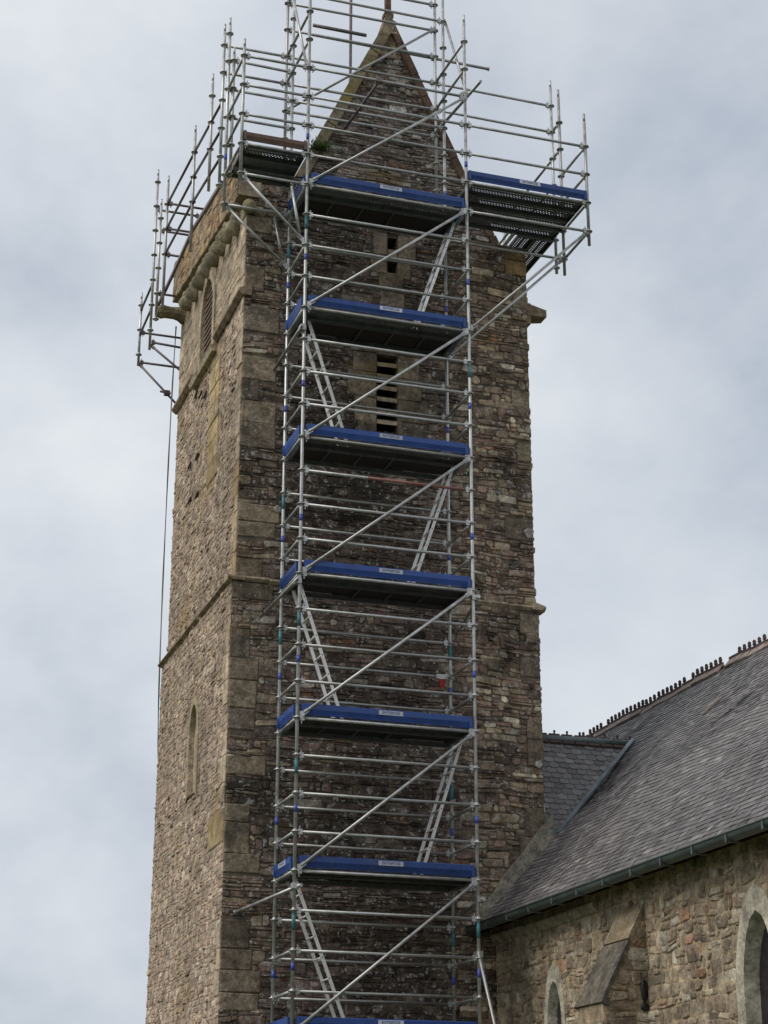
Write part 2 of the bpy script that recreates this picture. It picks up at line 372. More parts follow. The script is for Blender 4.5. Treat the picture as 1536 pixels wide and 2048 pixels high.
# ------------------------------------------------------------------ church tower
TX0, TX1, TY0, TY1 = -.53, 4.07, 1.5, 6.2      # upper stages
tw = thing('church_tower', 'tall square stone church tower with a gabled top, wrapped in scaffolding', 'church tower', (1.77, 3.85, GZ))
SZ = 4.33; BAT = .07; BR = .02
# arch helper: interval of a pointed arch at height v
def arch_iv(c, hw, v0, vs, va):
    def f(v):
        if v < v0 or v > va: return None
        if v <= vs: return (c-hw, c+hw)
        H = va-vs; t = (v-vs)/H
        w = hw*math.sqrt(max(0, 1-t**1.35))
        return (c-w, c+w)
    return f
def arch_outline(c, hw, v0, vs, va, n=10):
    pts = [(c-hw, v0), (c-hw, vs)]
    for k in range(1, n): 
        t = k/n; pts.append((c-hw*math.sqrt(1-t**1.35), vs+(va-vs)*t))
    pts.append((c, va))
    for k in range(n-1, 0, -1):
        t = k/n; pts.append((c+hw*math.sqrt(1-t**1.35), vs+(va-vs)*t))
    pts += [(c+hw, vs), (c+hw, v0)]
    return pts
def surround(mb, fr, outer, inner, n0=.03, depth=.35, mi=0, splay=None):
    k = len(outer)
    for i in range(k-1):
        mb.quad([fr(*outer[i], n0), fr(*outer[i+1], n0), fr(*inner[i+1], n0), fr(*inner[i], n0)], mi)
        mb.quad([fr(*outer[i], -.05), fr(*outer[i+1], -.05), fr(*outer[i+1], n0), fr(*outer[i], n0)], mi)
    bk = splay or inner
    for i in range(k-1):
        mb.quad([fr(*inner[i], n0), fr(*inner[i+1], n0), fr(*bk[i+1], -depth), fr(*bk[i], -depth)], mi)
    mb.quad([fr(*inner[0], n0), fr(*bk[0], -depth), fr(*bk[-1], -depth), fr(*inner[-1], n0)], mi)

# ---- front face (u = x - TX0, v = z, normal -y)
frF = Frame((TX0, TY0, 0), (1,0,0), (0,0,1), (0,-1,0)); wF = TX1-TX0
frFl = Frame((TX0-BAT, TY0-BAT, 0), (1,0,0), (0,0,1), (0,-1,0)); wFl = wF+BAT+BR
X = lambda x: x-TX0
w1 = rect(X(1.74), X(1.90), 9.59, 9.80); w1b = rect(X(1.74), X(1.90), 10.0, 10.22)
w2 = rect(X(1.57), X(1.90), 6.88, 8.17)
rg = random.Random(3)
qF = []; v = SZ+.05
fixedL = [(9.02,9.55,.62),(7.35,7.88,.55),(6.37,6.86,.48)]
while v < 10.3:
    h = rg.uniform(.22,.42)
    if rg.random() < .55: qF.append((0, rg.uniform(.25,.62), v, min(v+h, 10.38)))
    v += h
v = SZ+.05
while v < 10.2:
    h = rg.uniform(.2,.4)
    if rg.random() < .45: qF.append((wF-rg.uniform(.22,.5), wF, v, min(v+h,10.33)))
    v += h
winbl = []
for a, b in ((X(1.16), X(1.56)), (X(1.91), X(2.32))):
    v = 6.72
    while v < 8.2:
        h = rg.uniform(.28,.42); t = rg.uniform(-.12,.08)
        winbl.append((a-(t if a < X(1.5) else 0), b+(t if a > X(1.5) else 0), v, v+h)); v += h
for a, b, c, d in ((1.47,1.73,9.55,9.85),(1.91,2.12,9.5,9.8),(1.5,1.73,9.86,10.25),(1.91,2.2,9.84,10.25),(1.74,1.90,9.81,9.99),(1.6,2.0,9.3,9.58),(1.7,2.05,8.62,8.95),(1.6,1.9,6.66,6.87),(1.62,2.02,9.0,9.25)):
    winbl.append((X(a), X(b), c, d))
qF = [q for q in qF if not (q[1] > wF-.05 and q[3] > 9.85)]; ylb = [(wF-.36,wF,9.88,10.14),(wF-.42,wF,10.15,10.33)]
fr_rects = qF+winbl
hF = [rect(a,b,c,d) for a,b,c,d in fr_rects+ylb]+[w1, w1b, w2]
mb = MB(); bk = MB()
TOPF = 10.4
def up_lim(v):
    if v <= TOPF-.08: return (0, wF)
    return (0, 1.35)
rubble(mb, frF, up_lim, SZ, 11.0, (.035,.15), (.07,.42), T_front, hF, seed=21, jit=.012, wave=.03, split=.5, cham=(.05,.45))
blocks(mb, frF, fr_rects, T_ASH, seed=4, mi=1); blocks(mb, frF, ylb, pal([(1,(.24,.17,.08))]), seed=5, mi=1)
backing(bk, frF, lambda v:(0,wF), SZ, TOPF, [w1,w1b,w2], .03); bk.box((TX0, TY0+.01, TOPF-.02), (TX0+1.3, TY0+.5, 11.0))
# lower stage
qL = []; v = GZ
for side in (0, 1):
    v = GZ
    while v < SZ-.15:
        h = rg.uniform(.22,.45)
        if rg.random() < (.62 if side == 0 else .42):
            w = rg.uniform(.28,.62); qL.append((0, w, v, min(v+h,SZ-.06)) if side == 0 else (wFl-w*.8, wFl, v, min(v+h,SZ-.06)))
        v += h
hL = [rect(*q) for q in qL]
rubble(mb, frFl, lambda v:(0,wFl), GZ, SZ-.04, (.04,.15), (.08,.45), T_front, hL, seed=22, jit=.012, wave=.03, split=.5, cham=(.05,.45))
blocks(mb, frFl, qL, T_ASH, seed=6, mi=1)
backing(bk, frFl, lambda v:(0,wFl), GZ, SZ, [], 2)
# ledge between stages, right and back faces, top
A = (TX0-BAT, TY0-BAT); B = (TX1+BR, TY1+BAT)
bk.quad([(A[0],A[1],SZ),(B[0],A[1],SZ),(B[0],B[1],SZ),(A[0],B[1],SZ)])
bk.quad([(B[0],A[1],GZ),(B[0],B[1],GZ),(B[0],B[1],SZ),(B[0],A[1],SZ)]); bk.quad([(B[0],B[1],GZ),(A[0],B[1],GZ),(A[0],B[1],SZ),(B[0],B[1],SZ)])
bk.quad([(TX1,TY0,SZ),(TX1,TY1,SZ),(TX1,TY1,TOPF),(TX1,TY0,TOPF)]); bk.quad([(TX1,TY1,SZ),(TX0,TY1,SZ),(TX0,TY1,TOPF),(TX1,TY1,TOPF)])
bk.quad([(TX0,TY0,TOPF),(TX1,TY0,TOPF),(TX1,TY1,TOPF),(TX0,TY1,TOPF)])
bk.build('wall_core', 'mortar_front', tw)
# right face rubble (seen only from the side)
frR = Frame((TX1, TY0, 0), (0,1,0), (0,0,1), (1,0,0)); frRl = Frame((TX1+BR, TY0-BAT, 0), (0,1,0), (0,0,1), (1,0,0))
rubble(mb, frR, lambda v:(0,TY1-TY0), SZ, TOPF, (.09,.2), (.2,.6), T_front, (), seed=31)
rubble(mb, frRl, lambda v:(0,TY1-TY0+2*BAT), 0, SZ, (.09,.2), (.2,.6), T_front, (), seed=32)
mb.build('front_wall', ['front', 'ashlar'], tw)

# ---- gable above the front (y = 1.7)
GY = 1.62; GC = 1.79; GTOP = 14.32; GSL = 2.14
frG = Frame((GC, GY, 0), (1,0,0), (0,0,1), (0,-1,0))
def glim(v):
    w = max(0, (GTOP-v)/GSL)-.06; return (-w, w)
mb = MB(); bk = MB()
rubble(mb, frG, glim, TOPF-.1, GTOP-.35, (.035,.11), (.08,.38), T_GAB, (), seed=41, jit=.012, wave=.02, cham=(.05,.42), split=.35)
backing(bk, frG, lambda v:(-max(0,(GTOP-v)/GSL), max(0,(GTOP-v)/GSL)), TOPF-.1, GTOP, [], .08)
# apex ashlar
blocks(mb, frG, [(-.13,.12,13.85,14.1),(-.2,-.01,13.62,13.85),(0,.22,13.6,13.85)], T_YEL, seed=9, mi=1)
mb.build('gable_wall', ['front', 'ashlar'], tw); 
# gable sides (thickness) + saddleback roof behind
RZ = GTOP-.12; hb = (RZ-10.3)/GSL
rf = MB()
rf.prism([(GC-hb,10.3),(GC+hb,10.3),(GC,RZ)], 1, GY+.28, TY1-.25)
rf.build('roof', 'slate2', tw)
bk.build('gable_core', 'mortar_front', tw)
def coping(name, side, w, mat, z1, z0, th, seed):
    mb = MB(); rg = random.Random(seed)
    d = Vector((side*1.0, 0, -GSL)).normalized(); nrm = Vector((side*GSL, 0, 1.0)).normalized()
    p = Vector((GC, 0, GTOP+.02)); Ltot = (GTOP-z0)/abs(d.z); s = (GTOP-z1)/abs(d.z)
    while s < Ltot-.05:
        l = rg.uniform(.4,.75)
        if Ltot-(s+l) < .2: l = Ltot-s
        c = p+d*(s+l/2)-nrm*(w/2-.03+rg.uniform(-.012,.012)); c.y = GY+.17-.05+rg.uniform(-.01,.01)
        mb.rbox(c, d*(l/2-.006), nrm*(w/2), Vector((0,th,0)), 0)
        s += l
    return mb.build(name, mat, tw)
coping('coping', -1, .17, 'coping', 14.3, 10.4, .2, 2)
coping('coping', 1, .12, 'coping_red', 14.3, 10.35, .2, 3)
# apex block and finial cross
mb = MB(); mb.hexa([(GC-.15,GY-.09,14.02),(GC+.13,GY-.09,14.02),(GC+.13,GY+.3,14.02),(GC-.15,GY+.3,14.02),(GC-.045,GY-.02,14.42),(GC+.045,GY-.02,14.42),(GC+.045,GY+.14,14.42),(GC-.045,GY+.14,14.42)])
mb.build('apex_stone', 'coping', tw)
mb = MB(); cx, cy = GC+.01, GY+.06
mb.box((cx-.045,cy-.045,14.4),(cx+.045,cy+.045,15.35)); mb.box((cx-.26,cy-.04,14.93),(cx+.26,cy+.04,15.03)); mb.box((cx-.08,cy-.07,14.4),(cx+.08,cy+.07,14.47))
for dx, dz in ((-.27,14.98),(.27,14.98),(0,15.36)): mb.ell((cx+dx, cy, dz), .07,.05,.07)
mb.build('finial_cross', 'coping_red', tw)

# ---- left face (u = y - TY0, normal -x)
frL = Frame((TX0, TY0, 0), (0,1,0), (0,0,1), (-1,0,0)); wL = TY1-TY0
frLl = Frame((TX0-BAT, TY0-BAT, 0), (0,1,0), (0,0,1), (-1,0,0)); wLl = wL+2*BAT
Y = lambda y: y-TY0
UZ = 8.9        # string under the belfry stage
belf = dict(c=Y(4.0), v0=8.86, vs=9.78, va=10.32)
mb = MB(); bk = MB()
h_out = arch_iv(belf['c'], .56, belf['v0']-.1, belf['vs'], belf['va']+.16); h_in = arch_iv(belf['c'], .46, belf['v0'], belf['vs'], belf['va']+.04)
# belfry stage: larger smoother blocks
qs = []; v = UZ+.08
while v < 10.5:
    h = rg.uniform(.2,.34); qs.append((0, rg.uniform(.25,.5), v, v+h)); qs.append((wL-rg.uniform(.25,.45), wL, v, v+h)); v += h
band = []; v = 6.5
while v < 8.7:
    h = rg.uniform(.25,.4); band.append((Y(2.95)+rg.uniform(-.03,.03), Y(3.62)+rg.uniform(-.05,.05), v, min(v+h,8.72))); v += h
ql = []; v = SZ+.08
while v < UZ-.1:
    h = rg.uniform(.25,.42); ql.append((0, rg.uniform(.16,.34), v, min(v+h, UZ-.05))); v += h
cor = []
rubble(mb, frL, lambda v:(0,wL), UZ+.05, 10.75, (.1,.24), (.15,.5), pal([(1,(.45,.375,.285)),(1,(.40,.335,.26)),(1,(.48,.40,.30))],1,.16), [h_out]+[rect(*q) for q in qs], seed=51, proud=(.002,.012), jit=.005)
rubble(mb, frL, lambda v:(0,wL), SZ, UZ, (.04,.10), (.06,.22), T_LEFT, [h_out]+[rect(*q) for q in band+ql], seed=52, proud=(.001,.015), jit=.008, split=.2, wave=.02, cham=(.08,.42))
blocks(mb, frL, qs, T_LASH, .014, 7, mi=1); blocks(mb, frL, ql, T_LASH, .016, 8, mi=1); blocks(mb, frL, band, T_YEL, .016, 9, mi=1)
backing(bk, frL, lambda v:(0,wL), SZ, 11.0, [h_in], .04)
lan = dict(c=Y(3.58)+BAT, v0=1.62, vs=2.6, va=3.0)
l_out = arch_iv(lan['c'], .36, lan['v0']-.06, lan['vs'], lan['va']+.14); l_in = arch_iv(lan['c'], .28, lan['v0'], lan['vs'], lan['va']+.05)
ql2 = []; v = GZ
while v < SZ-.1:
    h = rg.uniform(.25,.42)
    if rg.random() < .6: ql2.append((0, rg.uniform(.14,.32), v, min(v+h, SZ-.05)))
    v += h
yq = [(0.02,.92,.58,1.04)]
ql2 = [q for q in ql2 if q[3] < .56 or q[2] > 1.06]
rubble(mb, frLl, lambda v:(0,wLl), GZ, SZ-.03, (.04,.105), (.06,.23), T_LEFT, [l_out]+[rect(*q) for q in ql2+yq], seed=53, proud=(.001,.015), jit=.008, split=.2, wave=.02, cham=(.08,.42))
blocks(mb, frLl, ql2, T_LASH, .016, 10, mi=1); blocks(mb, frLl, yq, T_YEL, .018, 11, mi=1)
backing(bk, frLl, lambda v:(0,wLl), GZ, SZ, [l_in], .05)
mb.build('left_wall', ['left', 'parapet'], tw); bk.build('left_wall_core', 'mortar_left', tw)

# string courses with weathered sloping top
def string_prof(mb, p, q, out, h=.10, mi=0, pj=.075):
    p = Vector(p); q = Vector(q); o = Vector(out)
    n = max(1, int((q-p).length/.6)); rg2 = random.Random(int(p.z*10))
    for k in range(n):
        a = p.lerp(q, k/n); b = p.lerp(q, (k+1)/n); e_ = (b-a).normalized()*.003; a = a+e_; b = b-e_
        j = Vector((0,0,rg2.uniform(-.008,.008))); a = a+j; b = b+j
        P = [a-o*.1, a+o*(pj-.06), a+o*pj+Vector((0,0,h*.35)), a+o*pj+Vector((0,0,h*.6)), a-o*.1+Vector((0,0,h*1.3))]
        Q = [x-a+b for x in P]; i = len(mb.v); mb.v += [tuple(x) for x in P+Q]; m_ = 5
        fs = [tuple(i+t for t in range(5)), tuple(i+5+t for t in reversed(range(5)))]+[(i+t, i+5+t, i+5+(t+1)%5, i+(t+1)%5) for t in range(5)]
        mb.f += fs; mb.m += [mi]*7; mb.c += [None]*7; mb.sm += [False]*7
mb = MB(); z = SZ-.05
string_prof(mb, (TX0-.15, TY0, z), (TX1+.12, TY0, z), (0,-1,0), .10, 0, .15); string_prof(mb, (TX1, TY0-.15, z), (TX1, TY1+.1, z), (1,0,0), .10, 0, .11)
mb.build('string_course', 'pale', tw)
mb = MB(); string_prof(mb, (TX0, TY0-.15, z), (TX0, 3.35, z), (-1,0,0), .075, 0, .135); mb.build('string_course', 'string', tw)
mb = MB(); string_prof(mb, (TX0, 3.5, z), (TX0, TY1+.12, z), (-1,0,0), .075, 0, .135); mb.build('string_course', 'string', tw)
mb = MB(); string_prof(mb, (TX0, TY0-.06, UZ-.08), (TX0, 3.2, UZ-.08), (-1,0,0), .16, 0, .10); mb.build('string_course', 'string', tw)
mb = MB(); string_prof(mb, (TX0, 4.8, UZ-.08), (TX0, TY1+.06, UZ-.08), (-1,0,0), .16, 0, .10); mb.build('string_course', 'string', tw)
# belfry louvred window on the left face
bw = MB()
oo = arch_outline(belf['c'], .56, belf['v0']-.1, belf['vs'], belf['va']+.16); ii = arch_outline(belf['c'], .42, belf['v0'], belf['vs'], belf['va'])
surround(bw, frL, oo, ii, .035, .24)
bwo = bw.build('belfry_window', 'pale', tw)
s = MB(); a_ = frL(belf['c']-.78, belf['v0']-.22, -.05); 
s.prism([(TX0+.05, belf['v0']-.2), (TX0-.10, belf['v0']-.2), (TX0-.13, belf['v0']-.12), (TX0-.03, belf['v0']-.015), (TX0+.05, belf['v0']-.015)], 1, 3.2, 4.8)
s.build('sill', 'pale', bwo, (0,0,0))
lv = MB(); v = belf['v0']+.03
while v < belf['va']-.05:
    r_ = arch_iv(belf['c'], .41, belf['v0'], belf['vs'], belf['va'])(v)
    if r_: 
        P = [frL(r_[0], v, -.02), frL(r_[1], v, -.02), frL(r_[1], v+.03, -.07), frL(r_[0], v+.03, -.07)]
        lv.hexa([p for p in P]+[p+Vector((0,0,.022)) for p in P])
    v += .1
lv.build('louvre_slats', 'louvre', bwo, (0,0,0))
dk = MB(); dk.quad([frL(belf['c']-.45, belf['v0'], -.235), frL(belf['c']+.45, belf['v0'], -.235), frL(belf['c']+.45, belf['va']+.02, -.235), frL(belf['c']-.45, belf['va']+.02, -.235)]); dk.build('dark_opening', 'dark', bwo, (0,0,0))
# filled lancet in the lower left face
bw = MB(); oo = arch_outline(lan['c'], .36, lan['v0']-.06, lan['vs'], lan['va']+.14); ii = arch_outline(lan['c'], .25, lan['v0'], lan['vs'], lan['va'])
surround(bw, frLl, oo, ii, .02, .07); o = bw.build('blocked_window', 'pale', tw)
f = MB(); i0 = len(f.v); f.quad([frLl(u, v, -.065) for u, v in ii], 0); f.build('infill', 'pale', o, (0,0,0))
# front slit windows: dark recess boxes and stone louvres
def recess(name, x0, x1, z0, z1, dep=.4):
    r = MB(); y0 = TY0+.0; y1 = TY0+dep
    r.quad([(x0,y0,z0),(x0,y1,z0),(x0,y1,z1),(x0,y0,z1)]); r.quad([(x1,y0,z0),(x1,y1,z0),(x1,y1,z1),(x1,y0,z1)])
    r.quad([(x0,y0,z0),(x1,y0,z0),(x1,y1,z0),(x0,y1,z0)]); r.quad([(x0,y0,z1),(x1,y0,z1),(x1,y1,z1),(x0,y1,z1)])
    r.quad([(x0,y1,z0),(x1,y1,z0),(x1,y1,z1),(x0,y1,z1)], 1)
    return r.build(name, ['mortar_front', 'dark'], tw)
recess('slit_window', 1.74, 1.90, 9.59, 9.80); recess('slit_window', 1.74, 1.90, 10.0, 10.22)
lw = recess('louvred_window', 1.57, 1.90, 6.88, 8.17)
lv = MB()
for k in range(6):
    z = 8.02-.19*k; j = rg.uniform(-.01,.01)
    lv.hexa([(1.575,TY0-.0,z-.055),(1.895,TY0-.0,z-.055+j),(1.895,TY0+.28,z+.09+j),(1.575,TY0+.28,z+.09),(1.575,TY0+.0,z+.01),(1.895,TY0+.0,z+.01+j),(1.895,TY0+.28,z+.155+j),(1.575,TY0+.28,z+.155)])
lv.build('stone_louvres', 'pale', lw, (0,0,0))
CORB = [[2.0, 10.42], [2.51, 10.54], [2.99, 10.57], [3.45, 10.6], [3.97, 10.66], [4.45, 10.67], [4.96, 10.7], [5.48, 10.77]]
# corbel table and overhanging parapet on the left side
for k, (y, z) in enumerate(CORB):
    mb = MB(); rk = random.Random(k)
    mb.ell((TX0-.07, y, z-.19), .15, .10, .14, 0, 14, 10, .05, rk); mb.ell((TX0-.03, y, z-.04), .13, .09, .13, 0, 12, 6, .05, rk)
    mb.build('corbel', 'moss', tw)
PX = -.70; PB0, PB1, PT0, PT1 = 10.50, 11.0, 11.30, 11.66; py0, py1 = TY0-.05, 6.36
frP = Frame((PX+.02, py0, 0), (0,1,0), (0,0,1), (-1,0,0)); wP = py1-py0
def shear(u, v, n=0): return Vector((PX+.02-n, py0+u, v+(PB1-PB0)*u/wP))
mb = MB()
mb.hexa([(PX+.02,py0,PB0+.01),(TX0+.2,py0,PB0+.01),(TX0+.2,py1,PB1+.01),(PX+.02,py1,PB1+.01),(PX+.02,py0,PT0),(TX0+.2,py0,PT0),(TX0+.2,py1,PT1),(PX+.02,py1,PT1)], 1)
rubble(mb, shear, lambda v:(0,wP), PB0, PT0-.03, (.08,.2), (.12,.42), pal([(2,(.40,.31,.21)),(2,(.34,.27,.19)),(1,(.46,.35,.2)),(1,(.36,.24,.15))],1,.2), (), seed=61, proud=(.0,.018), jit=.01)
frP2 = Frame((PX+.0, py0+.02, 0), (1,0,0), (0,0,1), (0,-1,0))
rubble(mb, frP2, lambda v:(0,.36), PB0, PT0, (.08,.16), (.12,.34), T_ASH, (), seed=62, proud=(.0,.012))
mb.build('parapet', ['parapet', 'mortar_left'], tw)
# the parapet continues, plain, above the belfry wall up to the corbels' top
# corner head corbel and gargoyles
mb = MB(); mb.ell((TX0+.02, TY0-.05, 10.32), .11,.11,.12, 0, 12, 8, .08, random.Random(4)); mb.ell((TX0+.18, TY0-.02, 10.27), .12,.07,.08, 0, 12, 8, .1, random.Random(5))
mb.ell((TX0-.22, TY0-.05, 10.27), .13,.08,.07, 0, 10, 6, .1, random.Random(6)); mb.build('carved_head', 'moss', tw)
def gargoyle(p, q, r0, r1, seed):
    mb = MB(); p = Vector(p); q = Vector(q); rgx = random.Random(seed); n = 8; prev = None; ax = (q-p).normalized(); side = ax.cross(Vector((0,0,1))).normalized(); upv = side.cross(ax)
    rings = []
    for k in range(n+1):
        t = k/n; c = p.lerp(q, t)+upv*(.03*math.sin(t*3.1)); r = lerp(r0, r1, t)*(1+.12*math.sin(t*9))*(1.15 if k == n-1 else 1)
        rings.append([c+(side*math.cos(a)*r*.8+upv*math.sin(a)*r)*(1+rgx.uniform(-.07,.07)) for a in [2*math.pi*i/8+.39 for i in range(8)]])
    for k in range(n):
        for i in range(8): mb.quad([rings[k][i], rings[k][(i+1)%8], rings[k+1][(i+1)%8], rings[k+1][i]], 0)
    mb.quad(rings[-1], 0); mb.quad(rings[0][::-1], 0)
    mb.ell(q-ax*.08+upv*.05, .06,.06,.05); return mb
gargoyle((TX0+.1, 5.95, 10.56), (-1.02, 5.98, 10.60), .17, .09, 1).build('gargoyle', 'coping', tw)
mb = MB(); mb.box((TX1-.1, 1.55, 9.1), (TX1+.09, 2.0, 9.46)); mb.hexa([(TX1+.05,1.62,9.28),(TX1+.42,1.68,9.33),(TX1+.42,1.92,9.33),(TX1+.05,1.96,9.28),(TX1+.05,1.62,9.5),(TX1+.42,1.68,9.45),(TX1+.42,1.92,9.45),(TX1+.05,1.96,9.5)])
mb.build('gargoyle', 'string', tw)
# iron cramps on the left face
for (y, z) in ((4.6,8.5),(4.25,8.35),(3.9,8.2),(4.9,7.35),(4.35,7.3),(4.8,6.7),(4.25,6.6)):
    mb = MB(); mb.rbox((TX0-.03, y, z), Vector((.012,0,0)), Vector((0,.10,-.02)), Vector((0,.003,.014))); mb.build('iron_cramp', 'iron', tw)
# white lime patches on front stones
def patch(x, z, w, h, seed):
    mb = MB(); rgx = random.Random(seed); n = 14; pts = []
    for k in range(n):
        a = 2*math.pi*k/n; r = rgx.uniform(.75,1.1); pts.append((x+math.cos(a)*w*r, z+math.sin(a)*h*r))
    yy = TY0-(BAT if z < SZ else 0)
    c = [(p[0], yy-.035, p[1]) for p in pts]; d = [(x+(p[0]-x)*.75, yy-.045, z+(p[1]-z)*.75) for p in pts]
    mb.quad(d); 
    for k in range(n): mb.quad([c[k], c[(k+1)%n], d[(k+1)%n], d[k]])
    mb.build('lichen_patch', 'limewash', tw)
M['limewash'] = stone_mat('lime_patch', (.42,.41,.39), stain=(.18,.16,.14), stain_p=(.42,.6), lichen=(.6,.6,.58), bump=.5, stain_scale=6)
patch(3.99, 5.52, .09, .09, 1); patch(.22, 5.6, .07, .05, 2); patch(.05, 5.45, .07, .06, 3); patch(4.02, 1.95, .06, .07, 4)

# ------------------------------------------------------------------ nave
nv = thing('church_nave', 'long low stone nave with a grey slate roof joining the tower at the right', 'church', (7.0, -4.0, GZ))
WX = 3.3; NY0, NY1 = -12.0, 1.40
frN = Frame((WX, NY0, 0), (0,1,0), (0,0,1), (-1,0,0)); wN = NY1-NY0; YN = lambda y: y-NY0
lanA = dict(c=YN(-.60), v0=-3.2, vs=-1.75, va=-1.32); lanB = dict(c=YN(-5.86), v0=-4.0, vs=-1.8, va=-1.14)
hA = arch_iv(lanA['c'], .33, lanA['v0']-.1, lanA['vs'], lanA['va']+.22); hAi = arch_iv(lanA['c'], .27, lanA['v0'], lanA['vs'], lanA['va']+.12)
hB = arch_iv(lanB['c'], .50, lanB['v0']-.1, lanB['vs'], lanB['va']+.28); hBi = arch_iv(lanB['c'], .42, lanB['v0'], lanB['vs'], lanB['va']+.12)
mb = MB(); bk = MB()
rubble(mb, frN, lambda v:(0,wN), GZ, -.42, (.06,.21), (.08,.30), T_NAVE, [hA, hB], gap=.008, proud=(.0,.026), jit=.02, wave=.05, split=.4, seed=71, ins=.016, cham=(.06,.38))
backing(bk, frN, lambda v:(0,wN), GZ, -.40, [hAi, hBi], .06); bk.quad([(2.99,NY1,-.40),(10.7,NY1,-.40),(10.7,NY0+1.6,-.40),(2.99,NY0+1.6,-.40)])
bk.quad([(WX,NY1,GZ),(WX+.6,NY1,GZ),(WX+.6,NY1,-.4),(WX,NY1,-.4)])
bk.quad([(WX,NY0,GZ),(WX+7.4,NY0,GZ),(WX+7.4,NY0,-.6),(WX,NY0,-.6)]); bk.quad([(WX,NY0,-.6),(WX+7.4,NY0,-.6),(7,NY0,3.5)])
bk.quad([(WX+7.4,NY0,GZ),(WX+7.4,9,GZ),(WX+7.4,9,-.3),(WX+7.4,NY0,-.3)]); bk.quad([(4.2,9,GZ),(WX+7.4,9,GZ),(WX+7.4,9,-.3),(7,9,3.5),(4.2,9,.8)])
mb.build('wall', 'nave', nv); bk.build('wall_core', 'mortar_nave', nv)
for d, ro, ri in ((lanA, .33, .22), (lanB, .50, .33)):
    big = ro > .45
    oo = arch_outline(d['c'], ro, d['v0']-.1, d['vs'], d['va']+(.28 if big else .22)); ii = arch_outline(d['c'], ri, d['v0'], d['vs'], d['va']); sp = arch_outline(d['c'], ri*(.92 if big else .9), d['v0']+.05, d['vs'], d['va']-.1)
    mb = MB(); surround(mb, frN, oo, ii, .022, .15 if big else .11, splay=sp); o = mb.build('lancet_window', 'lime', nv)
    p = MB(); p.quad([frN(u, v, -.145 if big else -.105) for u, v in sp]); p.build('pane', 'glass', o, (0,0,0))
# eaves cornice (mossy moulded stones)
mb = MB(); rgx = random.Random(8); y = NY1
while y > -1.3:
    l = rgx.uniform(.5,.95); j = rgx.uniform(-.02,.02)
    mb.prism([(WX+.05,-.66+j),(WX-.02,-.64+j),(WX-.08,-.58+j),(WX-.09,-.53+j),(WX+.05,-.5+j)], 1, y-l+.01, y); y -= l
mb.build('cornice', 'moss', nv)
# main roof slates
prof = [(2.98,-.42),(4.1,.80),(6.0,2.6),(7.0,3.6)]
seg = [math.dist(prof[i], prof[i+1]) for i in range(3)]; TOT = sum(seg)
def rp(s, y):
    s0 = s
    for i in range(3):
        if s <= seg[i] or i == 2:
            t = s/seg[i]; a, b = prof[i], prof[i+1]; p = Vector((lerp(a[0],b[0],t), y, lerp(a[1],b[1],t))); d = Vector((b[0]-a[0],0,b[1]-a[1])).normalized(); break
        s -= seg[i]
    n = Vector((-d.z,0,d.x)); w = math.sin(math.pi*min(1,max(0,s0/TOT)))
    n = n.normalized(); sag = (.095*nz(y*.45, s0*.5, 2)+.03*nz(y*1.3, s0*1.1, 7))*w
    return p+n*sag, d, n
T_SL = pal([(4,(.15,.141,.143)),(3,(.125,.117,.12)),(3,(.185,.174,.172)),(1,(.25,.235,.225)),(1,(.10,.09,.085))], 1.0, .25)
mb = MB(); rgx = random.Random(12); row = 0; s = 0; EXP = .092
while s < TOT-.02:
    y = -10.5-(row % 2)*.09
    while y < 8.0:
        w = .16+rgx.uniform(-.03,.03); p, d, n = rp(s, y+w/2)
        if not (p.x < TX1+.12 and y+w > 1.42):
            a, _, _ = rp(s, y+.003); b, _, _ = rp(s, y+w-.003); s2 = min(TOT, s+EXP*1.25); c_, _, _ = rp(s2, y+w-.003); e_, _, _ = rp(s2, y+.003)
            li = n*(.008+rgx.uniform(0,.007)); lo = n*.002; tw_ = n*rgx.uniform(-.004,.004); sh = d*rgx.uniform(-.008,.008)
            c3 = T_SL(rgx, y*.6, s*.6)
            mb.quad([a+li+tw_+sh, b+li-tw_+sh, c_+lo, e_+lo], 0, c3)
            mb.quad([a-n*.004+sh, b-n*.004+sh, b+li-tw_+sh, a+li+tw_+sh], 0, c3)
        y += w
    s += EXP; row += 1
mb.build('roof', 'slate', nv)
und = MB()
for i in range(3):
    a, b = prof[i], prof[i+1]; ys = (-10.5, 1.4) if i == 0 else (-10.5, 8.0)
    for k in range(24):
        y0 = lerp(ys[0], ys[1], k/24); y1 = lerp(ys[0], ys[1], (k+1)/24)
        und.quad([(a[0]+.06,y0,a[1]-.08),(a[0]+.06,y1,a[1]-.08),(b[0]+.06,y1,b[1]-.08),(b[0]+.06,y0,b[1]-.08)])
und.quad([(7.0,-10.5,3.58),(7.0,8,3.58),(11.2,8,-.5),(11.2,-10.5,-.5)])
und.build('roof_boarding', 'wood', nv)
# long pale mark of an exposed lath
p0, d0, n0_ = rp(4.02, -.26); p1, _, _ = rp(4.40, -.37); mb = MB(); mb.rbox((p0+p1)/2+n0_*.03, (p1-p0)/2, (p1-p0).cross(n0_).normalized()*.03, n0_*.012); mb.build('exposed_batten', 'terra2', nv)
